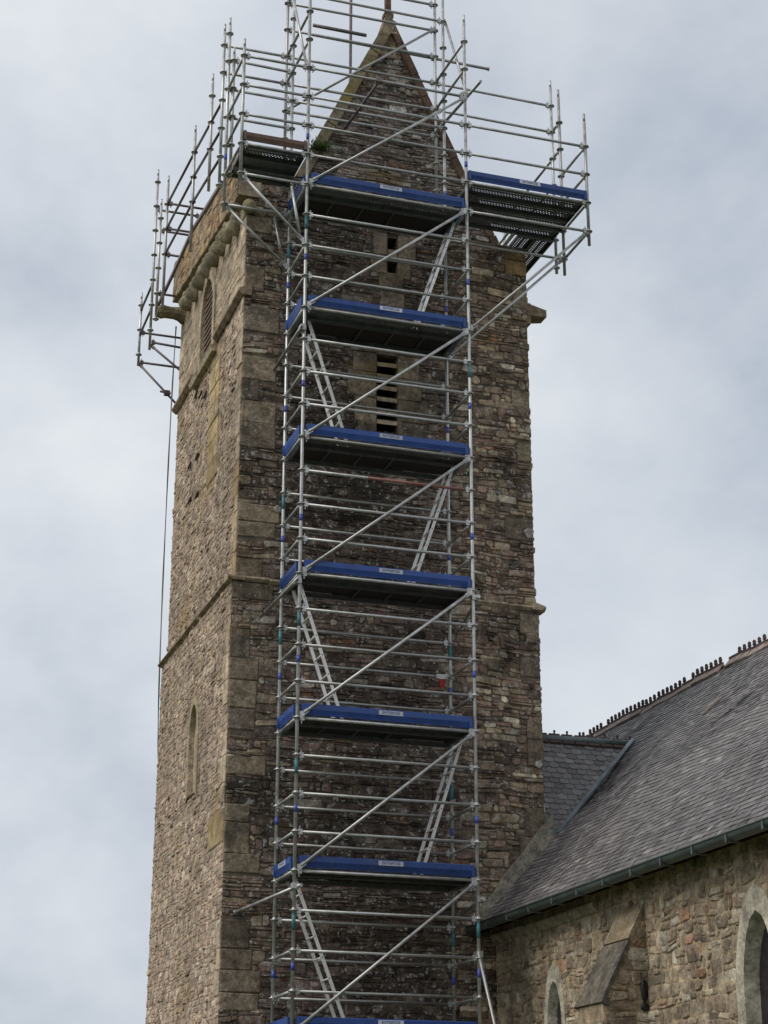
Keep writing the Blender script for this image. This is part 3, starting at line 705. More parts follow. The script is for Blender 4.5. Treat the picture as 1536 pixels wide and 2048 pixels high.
# gutter
mb = MB(); n = 10; yk = [NY1-.02-k*.75 for k in range(18)]
for k in range(17):
    for j in range(n):
        for rr in (.085,):
            a0 = math.pi+math.pi*j/n; a1 = math.pi+math.pi*(j+1)/n; cx0, cz0 = 2.93, -.42
            P = lambda a, y: (cx0+math.cos(a)*rr, y, cz0+math.sin(a)*rr)
            mb.quad([P(a0,yk[k]), P(a1,yk[k]), P(a1,yk[k+1]), P(a0,yk[k+1])], 0, None, True)
    mb.box((cx0-.092, yk[k]-.03, cz0-.095), (cx0-.075, yk[k], cz0+.01)); mb.box((cx0-.09, yk[k]-.03, cz0-.098), (cx0+.09, yk[k], cz0-.084))
mb.tube((cx0-.088, yk[0], cz0), (cx0-.088, yk[-1], cz0), .013); mb.tube((cx0+.088, yk[0], cz0), (cx0+.088, yk[-1], cz0), .010)
mb.quad([(cx0-.085,NY1-.02,cz0),(cx0+.085,NY1-.02,cz0),(cx0+.05,NY1-.02,cz0-.08),(cx0-.05,NY1-.02,cz0-.08)])
mb.build('gutter', 'zinc', nv)
# ridge tiles with crested knobs
def ridge_tile(broken=False, small=False, l=.45, skip=()):
    mb = MB(); w = .11 if not small else .08; h = .07
    P = [(-w,-.06),(0,h),(w,-.06),(w-.02,-.08),(0,h-.03),(-w+.02,-.08)]
    mb.prism(P, 1, 0, l-.012, 1); mb.box((-.02,.01,h-.02),(.02,l-.02,h+.02),0)
    if not broken:
        for k in range(3 if not small else 1):
            if k in skip: continue
            y = l*(k+.5)/(3 if not small else 1); zz = h+.02; r = .022 if not small else .016
            mb.tube((0,y,zz), (0,y,zz+(.045 if not small else .03)), r*.9, 0, 7); mb.ell((0,y-.022,zz+.035), .02,.024,.02, 0, 8, 5) if not small else None
            if not small: mb.ell((0,y+.022,zz+.035), .02,.024,.02, 0, 8, 5)
            mb.ell((0,y,zz+(.068 if not small else .04)), .028 if not small else .02, .03 if not small else .02, .034 if not small else .02, 0, 8, 6)
    return mb
base = ridge_tile().build('ridge_tile', ['terra','terra2'], nv, Vector((7.0,6.6,3.60))-nv.location)
brk = ridge_tile(True).build('ridge_tile', ['terra','terra2'], nv, Vector((7.0,.55,3.62))-nv.location)
v1_ = ridge_tile(skip=(1,)).build('ridge_tile', ['terra','terra2'], nv, Vector((7.0,-3.75,3.60))-nv.location); v2_ = ridge_tile(skip=(0,)).build('ridge_tile', ['terra','terra2'], nv, Vector((7.0,-4.2,3.60))-nv.location)
y = 6.15
while y > -3.5:
    if abs(y-.55) > .2:
        o = inst(R.choice((base,)*9+(v1_,v2_)), nv, (7.0, y, 3.60+.03*nz(y*.5,0,0)+R.uniform(-.008,.008))); o.rotation_euler = (R.uniform(-.02,.02), R.uniform(-.03,.03), 0)
    y -= .45
# cement fillet where the nave roof meets the tower front
mb = MB(); rgx = random.Random(2); ps = []
yF = TY0-BAT-.02
for k in range(13):
    t = k/12; x = lerp(3.02, 4.22, t); z = lerp(-.43, .85, t)
    ps.append((x, z,   .15+.20*t+rgx.uniform(-.03,.03)))
for k in range(12):
    (x0,z0,h0), (x1,z1,h1) = ps[k], ps[k+1]
    mb.hexa([(x0,yF-.13,z0+.0),(x1,yF-.13,z1+.0),(x1,yF+.03,z1),(x0,yF+.03,z0),(x0-.02,yF-.02,z0+h0+.06),(x1-.02,yF-.02,z1+h1+.06),(x1-.02,yF+.03,z1+h1+.06),(x0-.02,yF+.03,z0+h0+.06)])
mb.build('mortar_fillet', 'cement', nv)
# buttress
bt = MB(); tn = T_NAVE; by0, by1 = -3.30, -2.58
bt.prism([(3.35,-.74),(3.32,-.74),(2.72,-1.86),(2.74,-2.0),(2.74,GZ),(3.35,GZ)], 1, by0+.03, by1-.03)
b_o = bt.build('buttress', 'mortar_nave', nv)
mb = MB(); fS = Frame((0, by0+.02, 0), (1,0,0), (0,0,1), (0,-1,0)); 
def sl_lim(v): return (2.74 if v < -1.9 else 2.74+(v+1.9)*(.56/1.1), 3.3)
rubble(mb, fS, sl_lim, GZ, -.9, (.1,.2), (.12,.3), tn, (rect(3.16,3.3,-1.92,-1.6),), gap=.01, proud=(0,.02), jit=.012, seed=81)
fO = Frame((2.73, by0+.03, 0), (0,1,0), (0,0,1), (-1,0,0)); rubble(mb, fO, lambda v:(0,by1-by0-.06), GZ, -2.02, (.12,.25), (.2,.45), tn, (), gap=.01, proud=(0,.02), seed=82)
mb.build('facing', 'nave', b_o, (0,0,0))
mb = MB()
d = Vector((2.69-3.34,0,-1.92+.70)).normalized(); n_ = Vector((d.z,0,-d.x)); n_ = n_ if n_.z > 0 else -n_
p = Vector((3.34,(by0+by1)/2,-.68)); Ls = [(.0,.52,'a'),(.52,1.27,'b')]
for a, b, k in Ls: mb.rbox(p+d*((a+b)/2)+n_*.005, d*((b-a)/2-.008), Vector((0,(by1-by0)/2+rgx.uniform(-.03,.0),0)), n_*(.03 if k == 'a' else .022), 0 if k == 'a' else 1)
mb.rbox(p+d*1.29-n_*.02, d*.04, Vector((0,(by1-by0)/2+.03,0)), n_*.05, 1)
M['darkslab'] = stone_mat('dark_slab', (.15,.135,.11), stain=(.04,.04,.04), stain_p=(.44,.56), stain_scale=1.6, bump=.35, lich_p=(.64,.72))
mb.build('weathering_slabs', ['coping','darkslab'], b_o, (0,0,0))
mb = MB(); mb.ell((3.24,by0+.01,-1.70),.045,.02,.13); mb.ell((3.24,by0+.01,-1.88),.055,.02,.05); mb.build('putlog_hole', 'dark', b_o, (0,0,0))

# ------------------------------------------------------------------ small link roof between tower and nave
lk = thing('link_building', 'small slate-roofed link between the tower and the nave', 'church', (5.1, 2.6, GZ))
ry, rz = 2.42, 2.60; ey, ez = 1.42, .62
mb = MB(); rgx = random.Random(33); Ls = math.hypot(ry-ey, rz-ez); d = Vector((0, ry-ey, rz-ez)).normalized(); n = Vector((0,-d.z,d.y))
T_S2 = pal([(4,(.17,.162,.162)),(3,(.14,.133,.133)),(2,(.21,.20,.198)),(1,(.11,.103,.102))], 1.0, .15)
def mainz(x):
    for i in range(3):
        a, b = prof[i], prof[i+1]
        if x <= b[0] or i == 2: return lerp(a[1], b[1], (x-a[0])/(b[0]-a[0]))
s = 0; row = 0
while s < Ls-.02:
    x = 4.12-(row % 2)*.1
    while x < 6.3:
        w = .165; c = Vector((x+w/2, ey, ez))+d*s
        if mainz(x+w*.3) < c.z+.12:
            s2 = min(Ls, s+.125); k = .011+rgx.uniform(0,.006); sh = rgx.uniform(-.008,.008)
            a = Vector((x+.003,ey,ez))+d*(s+sh); b = Vector((x+w-.003,ey,ez))+d*(s+sh); c_ = Vector((x+w-.003,ey,ez))+d*s2; e_ = Vector((x+.003,ey,ez))+d*s2
            a2 = a+Vector((.035,0,0))-d*.0; b2 = b-Vector((.035,0,0))
            c3 = T_S2(rgx, x, s)
            mb.quad([a+n*k+d*.022, a+n*k+Vector((.03,0,0)), b+n*k-Vector((.03,0,0)), b+n*k+d*.022, c_+n*.002, e_+n*.002], 0, c3)
            mb.quad([a-n*.003+Vector((.035,0,0)), b-n*.003-Vector((.035,0,0)), b+n*k-Vector((.035,0,0)), a+n*k+Vector((.035,0,0))], 0, c3)
        x += w
    s += .098; row += 1
mb.quad([Vector((4.1,ey,ez))-n*.012, Vector((4.35,ey,ez))-n*.012, Vector((6.05,ry,rz))-n*.012, Vector((4.1,ry,rz))-n*.012], 0, (.1,.1,.1))
mb.quad([(4.1,ry,rz),(6.1,ry,rz),(4.6,3.8,.9),(4.1,3.8,.9)], 0, (.1,.1,.1))
mb.build('roof', 'slate2', lk)
mb = MB(); mb.box((4.1,1.62,GZ),(4.6,3.7,.5)); mb.build('wall', 'mortar_front', lk)
bs = MB(); bs.tube((4.08,ry,rz+.0), (6.03,ry,rz+.02), .065, 0, 12); 
bs.build('ridge_capping', 'zinc', lk)
small = None
for k in range(9):
    mbx = ridge_tile(False, True, .2); 
    if small is None:
        small = mbx.build('ridge_knob', ['terra','terra'], lk, Vector((4.2,ry,rz))-lk.location); small.rotation_euler = (0,0,rad(-90))
    else:
        o = inst(small, lk, (4.2+.21*k, ry, rz)); o.rotation_euler = (0,0,rad(-90))
# valley flashing
mb = MB(); a = Vector((6.0,ry-.05,2.62)); b = Vector((4.30,ey+.02,.93)); pp = []
dv = (b-a).normalized(); sd = Vector((.55,-.83,.1)).normalized()
mb.rbox((a+b)/2+Vector((-.02,-.04,.05)), (b-a)/2, sd*.045, Vector((-.5,-.3,.8)).normalized()*.012)
mb.build('valley_flashing', 'lead', lk)
mb = MB(); mb.hexa([(4.14,1.33,.76),(4.26,1.33,.90),(4.26,1.42,.90),(4.14,1.42,.76),(4.08,1.33,1.0),(4.2,1.33,1.0),(4.2,1.42,1.0),(4.08,1.42,1.0)]); mb.build('lead_apron', 'lead', lk)

# ------------------------------------------------------------------ scaffold parts
def rosette(mb, x, y, z, mi=0):
    mb.tube((x,y,z-.006), (x,y,z+.006), .058, mi, 10); mb.tube((x,y,z-.03), (x,y,z+.03), .029, mi, 10)
def standard_mesh(z0, z1, ros=True, bands=True, seed=0, spigot=True, base=0):
    mb = MB(); rgx = random.Random(seed); mb.tube((0,0,0), (0,0,z1-z0), .0242, 0, 12)
    z = math.ceil(z0*2)/2
    while ros and z <= z1-.08: 
        rosette(mb, 0, 0, z-z0); z += .5
    if spigot: mb.tube((0,0,z1-z0), (0,0,z1-z0+.14), .019, 0, 10)
    if bands:
        z = math.floor(z0/2)*2+.8
        while z < z1:
            if z-.06 > z0 and z < 11: mb.tube((0,0,z-.05-z0), (0,0,z+.05-z0), .0250, 1, 12)
            if rgx.random() < .5 and z-1.4 > z0 and z < 12: mb.tube((0,0,z-1.55-z0), (0,0,z-1.34-z0), .0252, 2, 12)
            z += 2
    return mb
def standard(root, x, y, z0, z1, **kw):
    return standard_mesh(z0, z1, **kw).build('standard', ['galv','bluepaint','tealpaint'], root, Vector((x,y,z0))-root.location)
def head(mb, p, d, mi=0):     # wedge head at p, tube leaves along d
    d = Vector(d).normalized(); s = Vector((0,0,1)).cross(d)
    if s.length < .1: s = Vector((1,0,0))
    s.normalize(); u = d.cross(s)
    mb.rbox(Vector(p)+d*.062, d*.03, s*.020, Vector((0,0,1))*.036, mi); mb.rbox(Vector(p)+d*.058, d*.006, s*.008, Vector((0,0,1))*.075, mi)
LC = {}
def ledger(root, p, q, name='ledger', mat='galv', r=.0212, heads=True):
    p = Vector(p); q = Vector(q); key = (tuple(round(c,3) for c in (q-p)), mat, heads, r)
    if key in LC:
        o = LC[key].copy(); o.name = name; col.objects.link(o); o.parent = root; o.location = p-root.location; return o
    mb = MB(); d = (q-p).normalized(); mb.tube(d*.06 if heads else d*0, (q-p)-(d*.06 if heads else d*0), r, 0, 10)
    if heads: head(mb, (0,0,0), d); head(mb, q-p, -d)
    o = mb.build(name, mat, root, p-root.location); LC[key] = o; return o
def brace(root, p, q, mat='galv', off=(0,-.05,0), name='brace', flat=True):
    p = Vector(p)+Vector(off); q = Vector(q)+Vector(off); mb = MB(); d = (q-p).normalized(); L_ = (q-p).length
    mb.tube(d*.05, d*(L_-.05), .0212, 0, 10)
    if flat:
        s = Vector(off).normalized() if Vector(off).length > 0 else Vector((0,1,0))
        w = d.cross(s).normalized()
        for c in (d*.05, d*(L_-.05)): mb.rbox(c, d*.06, w*.028, s*.008)
        for c in (d*.0+(-Vector(off))*.45, d*L_+(-Vector(off))*.45): mb.rbox(c, Vector((0,0,.05)), Vector((.014,0,0)), Vector((0,.02,0)))
    return mb.build(name, mat, root, p-root.location)
def coupler(mb, c, r=.045): mb.rbox(c, Vector((r,0,0)), Vector((0,r,0)), Vector((0,0,r*.8)))

def plank(root, x0, x1, y0, y1, z, along='x', holes=True, name='steel_plank', zend=None):
    # folded steel plank: perforated sheet with down-turned lips; open holes
    mb = MB(); Ll = (x1-x0) if along == 'x' else (y1-y0); Wd = (y1-y0) if along == 'x' else (x1-x0)
    def P(l, w, h):
        zz = z+h+((zend-z)*l/Ll if zend is not None else 0)
        return (x0+l, y0+w, zz) if along == 'x' else (x0+w, y0+l, zz)
    hl = []
    if holes:
        n = int((Ll-.16)/.048); rows = [Wd*.26, Wd*.38, Wd*.62, Wd*.74]; hs = .0075
        ls = [.08]; 
        for r_i, w in enumerate(rows):
            off = .024*(r_i % 2)
            hl.append((w-hs, w+hs, off))
        ws = [0]
        for a, b, off in hl: ws += [a, b]
        ws.append(Wd); k = 0
        for i in range(len(ws)-1):
            a, b = ws[i], ws[i+1]
            if i % 2 == 0: mb.quad([P(0,a,0), P(Ll,a,0), P(Ll,b,0), P(0,b,0)])
            else:
                off = hl[k][2]; k += 1; c = 0
                for j in range(n):
                    l0 = .08+off+j*.048; 
                    if l0+.015 > Ll-.03: break
                    mb.quad([P(c,a,0), P(l0,a,0), P(l0,b,0), P(c,b,0)]); c = l0+.015
                mb.quad([P(c,a,0), P(Ll,a,0), P(Ll,b,0), P(c,b,0)])
    else: mb.quad([P(0,0,0), P(Ll,0,0), P(Ll,Wd,0), P(0,Wd,0)])
    t = .004; h = -.055
    for w in (0, Wd-t):
        a = [P(0,w,h), P(Ll,w,h), P(Ll,w+t,h), P(0,w+t,h), P(0,w,0), P(Ll,w,0), P(Ll,w+t,0), P(0,w+t,0)]; mb.hexa(a)
        w2_ = w+t if w == 0 else w-.022
        a = [P(0,w2_,h), P(Ll,w2_,h), P(Ll,w2_+.022,h), P(0,w2_+.022,h), P(0,w2_,h+.004), P(Ll,w2_,h+.004), P(Ll,w2_+.022,h+.004), P(0,w2_+.022,h+.004)]; mb.hexa(a)
    for l in (0, Ll-t):
        a = [P(l,0,h), P(l+t,0,h), P(l+t,Wd,h), P(l,Wd,h), P(l,0,0), P(l+t,0,0), P(l+t,Wd,0), P(l,Wd,0)]; mb.hexa(a)
    return mb.build(name, 'galv2', root, -root.location)
def hatch_deck(root, x0, x1, y0, y1, z, hx0, hx1):
    mb = MB(); t = .012
    mb.box((x0, y0, z-.004), (hx0, y1, z+t-.004), 0) if hx0-x0 > .02 else None
    mb.box((hx1, y0, z-.004), (x1, y1, z+t-.004), 0) if x1-hx1 > .02 else None
    for yy in (y0, y1-.03): mb.box((x0, yy, z-.07), (x1, yy+.028, z-.006), 1)
    for k in range(1, 5):
        xx = lerp(x0, x1, k/5); mb.box((xx-.012, y0+.03, z-.035), (xx+.012, y1-.032, z-.006), 1) if not hx0 < xx < hx1 else None
    mb.box((x0, y0+.03, z-.06), (x0+.03, y1-.032, z-.006), 1); mb.box((x1-.03, y0+.03, z-.06), (x1, y1-.032, z-.006), 1)
    o = mb.build('hatch_deck', ['ply','galv2'], root, -root.location)
    # closed trap lid lies on top
    l = MB(); l.box((hx0+.005, y0+.035, z+.0), (hx1-.005, y1-.04, z+.012)); l.build('trap_lid', 'ply', o, (0,0,0))
    return o
_tc = bpy.data.curves.new('lettering_curve', 'FONT'); _tc.body = 'ENTREPOSE'; _tc.size = .072; _tc.align_x = 'CENTER'; _tc.align_y = 'CENTER'; _tc.offset = .0012
_to = bpy.data.objects.new('lettering_tmp', _tc); col.objects.link(_to)
dg = bpy.context.evaluated_depsgraph_get(); TXT = bpy.data.meshes.new_from_object(_to.evaluated_get(dg)); TXT.name = 'lettering'
bpy.data.objects.remove(_to); TXT.materials.clear(); TXT.materials.append(M['ink'])
for v in TXT.vertices: v.co.x *= .66; v.co.y *= .72
def toe_board(root, p, q, out, z, label=True, mat='toe', hh=.15):
    p = Vector((p[0],p[1],z)); q = Vector((q[0],q[1],z)); o = Vector((out[0],out[1],0)); d = (q-p).normalized(); Lz = (q-p).length
    mb = MB(); U = Vector((0,0,1))
    prof_ = [(-.012,0),(.0,0),(.004,.018),(.022,.066),(.026,.074),(.026,.140),(.018,.15),(-.012,.15)]
    pts = [[p+d*l+o*a+U*(b*hh/.15) for a, b in prof_] for l in (.04, Lz-.04)]
    n = len(prof_)
    for k in range(n): mb.quad([pts[0][k], pts[1][k], pts[1][(k+1)%n], pts[0][(k+1)%n]])
    mb.quad(pts[0][::-1]); mb.quad(pts[1])
    for l in (.045, Lz-.045): mb.rbox(p+d*l+o*.0+U*.07, d*.02, o*.03, U*.075, 0)
    tb = mb.build('toe_board', mat, root, -root.location)
    if label:
        c = p+d*(Lz*.515)+o*.0275+U*(.106*hh/.15)
        s = MB(); s.rbox(c, d*.17, U*.030, o*.001); so_ = s.build('sticker', 'label', tb, (0,0,0))
        t = bpy.data.objects.new('lettering', TXT); col.objects.link(t); t.parent = tb
        mw = Matrix((d, U, d.cross(U))).transposed().to_4x4(); mw.translation = c+o*.0022; t.matrix_local = mw
    return tb
def ladder(name, b, t, label, dy=.34):
    b = Vector(b); t = Vector(t); root = thing(name, label, 'ladder', b, 'aluminium ladders inside the scaffold tower')
    d = (t-b).normalized(); wv = Vector((0,1,0)); nn = d.cross(wv).normalized()
    for s in (-1, 1):
        mb = MB(); c = (t-b)/2+wv*s*dy/2; mb.rbox(c, d*(t-b).length/2, wv*.011, nn*.021); 
        k = .14
        while k < (t-b).length-.05:
            mb.tube(d*k+wv*(s*dy/2-.012), d*k+wv*(s*dy/2+.012), .009, 1, 6); k += .28
        mb.build('stile', ['alu','ply'], root, (0,0,0))
    mb0 = None; k = .14
    while k < (t-b).length-.05:
        if mb0 is None:
            mb = MB(); mb.tube(-wv*(dy/2-.01), wv*(dy/2-.01), .014, 0, 8); mb0 = mb.build('rung', 'alu', root, d*k)
        else: 
            o = mb0.copy(); col.objects.link(o); o.parent = root; o.location = d*k
        k += .28
    return root

# ------------------------------------------------------------------ main scaffold tower
W = .975; LX = 2.5; SB = -5.3
sc_ = thing('scaffold_tower', 'tall galvanised tube scaffold with blue toe boards up the front of the stone tower', 'scaffolding', (1.25, .49, GZ))
standard(sc_, 0, 0, SB, 15.0, seed=1); standard(sc_, LX, 0, SB, 13.35, seed=2)
standard(sc_, 0, W-.03, SB, 15.0, seed=3); standard(sc_, LX, W-.03, SB, 15.0, seed=4)
standard(sc_, -.02, 1.26, 10.56, 15.0, seed=5, bands=False); standard(sc_, LX-.04, 1.22, 10.56, 15.0, seed=6)
for x in (0, LX):
    for y in (0, W-.03):
        mb = MB(); mb.tube((0,0,0),(0,0,.2),.02); mb.box((-.075,-.075,-.16),(.075,.075,-.148)); mb.tube((0,0,-.148),(0,0,0),.017); mb.build('base_jack', 'galv', sc_, Vector((x,y,SB))-sc_.location)
z = -5.0
while z <= 12.01:
    mat = 'galv'
    if abs(z-5.5) < .01:
        ledger(sc_, (0,0,z), (LX,0,z)); mb = MB(); mb.tube((.95,0,z),(LX-.09,0,z),.0222,0,10); mb.build('red_sleeve','redtube',sc_,-sc_.location)
    else: ledger(sc_, (0,0,z), (LX,0,z))
    z += .5
z = -5.0
while z <= 14.51:
    if not (z > 10.1 and z not in (12.0, 14.0)) and not (abs(z % 2) < .01 and z > 10.1 and z < 11.9):
        ledger(sc_, (0,W-.03,z), (LX,W-.03,z))
    z += .5
for z in (12, 12.5, 13, 13.5, 14, 14.5):
    ledger(sc_, (-.02,1.26,z), (LX-.04,1.22,z-.0), mat='galv' if z != 13.5 else 'galv', heads=True)
for k in range(-2, 6):
    zb = 2*k
    for dz in (0, .5, 1.0):
        for x in (0, LX):
            if zb+dz > 10.01: continue
            ledger(sc_, (x,0,zb+dz), (x,W-.03,zb+dz), name='transom')
for z in (12.5, 13.0, 14.0):
    ledger(sc_, (0,0,z), (-.02,1.26,z-.0), name='transom')
    if z < 13.2: ledger(sc_, (LX,0,z), (LX-.04,1.22,z), name='transom')
for k in range(-2, 5): brace(sc_, (.04,0,2*k+.03), (LX-.04,0,2*k+1.97))
brace(sc_, (.04,0,10.03), (LX,0,11.97)); brace(sc_, (.0,1.26,12.0), (LX-.06,1.22,14.0), off=(0,-.05,0))
brace(sc_, (0,W-.03,14.0), (0,0,12.03), off=(-.04,0,0)); brace(sc_, (LX,W-.03,14.0), (LX,.02,12.05), off=(.045,0,0))
for k in range(-2, 6):
    z = 2*k; left = (k % 2 == 1)
    # ladder hatch is at the left under odd decks, at the right under even decks
    plank(sc_, .05, LX-.05, .035, .345, z+.045, holes=(k >= 3)); 
    hx = (.12, .72) if k % 2 == 0 else (1.78, 2.38)
    hatch_deck(sc_, .05, LX-.05, .36, .93, z+.05, *hx)
    toe_board(sc_, (.03,-.012), (LX-.03,-.012), (0,-1), z+.045)
    toe_board(sc_, (-.012,.03), (-.012,W-.06), (-1,0), z+.045, label=(k == 0))
    toe_board(sc_, (LX+.012,.06), (LX+.012,W-.06), (1,0), z+.045, label=False)
# tie tubes to the masonry and other loose tubes
def tube_part(root, p, q, name='tie_tube', mat='galv', cps=(), collar=True):
    mb = MB(); p = Vector(p); q = Vector(q); o0 = p; mb.tube((0,0,0), q-p, .0242, 0, 12)
    for c in cps: coupler(mb, Vector(c)-p)
    if collar: d = (q-p).normalized(); mb.tube(q-p-d*.02, q-p, .034, 0, 12)
    return mb.build(name, mat, root, p-root.location)
tube_part(sc_, (-.055,-.12,7.66), (-.045,1.5,7.66), cps=[(-.03,0,7.66)])
tube_part(sc_, (-.055,-.16,3.88), (-.10,1.42,3.86), cps=[(-.03,0,3.88)])
tube_part(sc_, (.055,-.14,-.20), (-.42,1.40,-.36), cps=[(.0,-.03,-.2)])
tube_part(sc_, (LX+.05,-.1,3.90), (LX+.35,1.42,3.90), cps=[(LX+.02,0,3.9)]); tube_part(sc_, (LX+.05,-.1,-.25), (LX+.2,1.42,-.3), cps=[(LX+.02,0,-.25)])
tube_part(sc_, (LX+.10,-.42,12.04), (LX-.08,1.35,12.04), cps=[(LX,0,12.03)], mat='galv')
tube_part(sc_, (1.10,-.02,11.97), (1.0,1.5,12.0), mat='backlit', cps=[(1.1,0,12)], collar=False)
tube_part(sc_, (.4,1.30,13.53), (3.42,1.27,13.5), cps=[(LX-.04,1.25,13.5)])
tube_part(sc_, (LX-.02,-.03,-.92), (3.52,-.05,GZ+.05), name='raker', cps=[(LX,0,-.95)], collar=False)

# ladders
for k, (b, t, s) in enumerate((
    ((1.80,.52,8.06), (2.43,.52,9.97), 'aluminium ladder leaning right below the topmost full-width blue deck'),
    ((.78,.52,6.06), (.16,.52,7.97), 'aluminium ladder leaning left in front of the louvred stone window'),
    ((1.72,.52,4.06), (2.36,.52,5.97), 'aluminium ladder leaning right behind the faded red ledger'),
    ((.74,.52,2.06), (.10,.52,3.97), 'aluminium ladder leaning left just below the string course level'),
    ((1.83,.52,.06), (2.44,.52,1.97), 'aluminium ladder leaning right beside the small link roof'),
    ((.84,.52,-1.94), (.10,.52,-.03), 'lowest aluminium ladder in view, leaning left with drilled stiles'),
    ((1.80,.52,-3.94), (2.43,.52,-2.03), 'aluminium ladder leaning right near the foot of the scaffold'))):
    ladder('ladder', b, t, s)

# ------------------------------------------------------------------ left cantilever bay at the front
lb = thing('scaffold_bracket_bay', 'narrow bracketed scaffold bay with a brown toe board, overhanging the left front corner', 'scaffolding', (-.5, .49, 9.9))
standard(lb, -1.0, 0, 9.88, 12.15, bands=False); standard(lb, -1.02, W-.03, 9.88, 13.15, seed=8)
standard(lb, -1.03, 1.27, 10.5, 13.25, bands=False); standard(lb, -.95, .90, 10.5, 12.6, bands=False)
for z in (10.0, 10.5, 11.0, 11.5, 12.0):
    ledger(lb, (-1.0,0,z), (0,0,z)); ledger(lb, (-1.02,W-.03,z), (0,W-.03,z)) if z not in (11.0,) else None
    ledger(lb, (-1.0,0,z), (-1.02,W-.03,z), name='transom') if z != 10.0 else None
ledger(lb, (-.95,.90,12.5), (0,.93,12.5)); ledger(lb, (-1.03,1.27,13.0), (-.02,1.26,13.0)); ledger(lb, (-1.03,1.27,12.5), (-.02,1.26,12.5))
brace(lb, (-.96,0,9.97), (-.04,0,9.06), off=(0,0,0)); brace(lb, (-.98,W-.03,9.97), (-.04,W-.03,9.12), off=(0,0,0))
brace(lb, (-.24,0,9.97), (-.09,0,9.12), off=(0,.0,0), flat=False, name='strut'); brace(lb, (-.24,W-.03,9.97), (-.09,W-.03,9.16), off=(0,0,0), flat=False, name='strut')
for k in range(3): plank(lb, -.96, -.03, .03+k*.31, .32+k*.31, 10.52, holes=(k == 0))
toe_board(lb, (-1.0,-.012), (-.0,-.012), (0,-1), 10.56, label=False, mat='toe_old', hh=.13)

# ------------------------------------------------------------------ left walkway along the tower's side
lwk = thing('scaffold_walkway', 'scaffold walkway with three long guard rails running back along the tower left side', 'scaffolding', (-.7, 3.5, 10.5))
XL = -1.02
for y, z0, z1 in ((2.08,10.85,12.85),(3.3,10.4,12.62),(5.5,10.45,12.9)): 
    zs = {2.08:(12.58,12.09,11.6), 3.3:(12.25,11.78,11.32), 5.5:(12.47,11.97,11.48)}[y]
    mb = standard_mesh(z0, z1, ros=False, bands=False)
    for z in zs: rosette(mb, 0, 0, z-z0)
    mb.build('standard', 'galv', lwk, Vector((XL,y,z0))-lwk.location)
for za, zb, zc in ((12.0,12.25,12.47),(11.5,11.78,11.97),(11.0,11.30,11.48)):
    ledger(lwk, (XL,1.27,za), (XL,3.3,zb), name='guard_rail', mat='backlit'); ledger(lwk, (XL,3.3,zb), (XL,5.5,zc), name='guard_rail', mat='backlit')
for z in (12.49, 11.99, 11.48): ledger(lwk, (XL,5.5,z), (-.2,5.5,z), mat='backlit')
ez_ = [(1.3,10.58),(3.4,10.86),(4.9,10.81),(6.3,10.80)]
mb = MB()
for (ya,za),(yb,zb) in zip(ez_, ez_[1:]): mb.hexa([(-1.0,ya,za-.03),(-.955,ya,za-.03),(-.955,yb,zb-.03),(-1.0,yb,zb-.03),(-1.0,ya,za+.03),(-.955,ya,za+.03),(-.955,yb,zb+.03),(-1.0,yb,zb+.03)])
mb.build('edge_board', 'backlit', lwk, -lwk.location)

# ------------------------------------------------------------------ rear left platform
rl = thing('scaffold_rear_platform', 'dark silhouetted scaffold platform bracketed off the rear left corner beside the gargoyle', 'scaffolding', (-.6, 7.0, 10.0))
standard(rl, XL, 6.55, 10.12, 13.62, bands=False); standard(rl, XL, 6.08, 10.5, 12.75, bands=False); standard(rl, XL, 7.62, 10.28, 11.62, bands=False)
for z in (12.93,): ledger(rl, (XL,6.55,z), (-.2,6.55,z), mat='backlit')
ledger(rl, (XL,6.08,12.25), (-.2,6.08,12.25), mat='backlit'); ledger(rl, (XL,6.08,11.0), (XL+.55,6.08,11.0), mat='backlit')
for z in (11.4, 10.9): ledger(rl, (XL,6.55,z+.03), (XL,7.62,z), mat='backlit', name='transom')
for z in (10.95, 10.35): ledger(rl, (XL,7.62,z), (.2,7.62,z), mat='backlit')
ledger(rl, (XL,6.55,10.27), (.0,6.55,10.22), mat='backlit'); 
brace(rl, (XL,7.62,10.33), (.15,7.62,9.2), off=(0,0,0), mat='backlit'); brace(rl, (XL,6.55,10.22), (.1,6.6,9.42), off=(0,0,0), mat='backlit')
mb = MB(); coupler(mb, Vector((-.47,7.6,9.8)), .05); mb.tube((-.6,7.6,9.82),(-.4,7.6,9.8),.02); mb.build('coupler', 'backlit', rl)
# tube frame behind the gable
rb = thing('tube_frame', 'upright dark tube and rail standing behind the gable top', 'scaffolding', (2.6, 6.6, 10.4))
mb = MB(); mb.tube((2.66,6.6,10.4),(2.66,6.6,18.6),.03,0,12); mb.build('standard', 'backlit', rb)
mb = MB(); mb.tube((1.86,6.5,17.5),(2.95,6.5,17.5),.036,0,12); mb.build('ledger', 'backlit', rb)

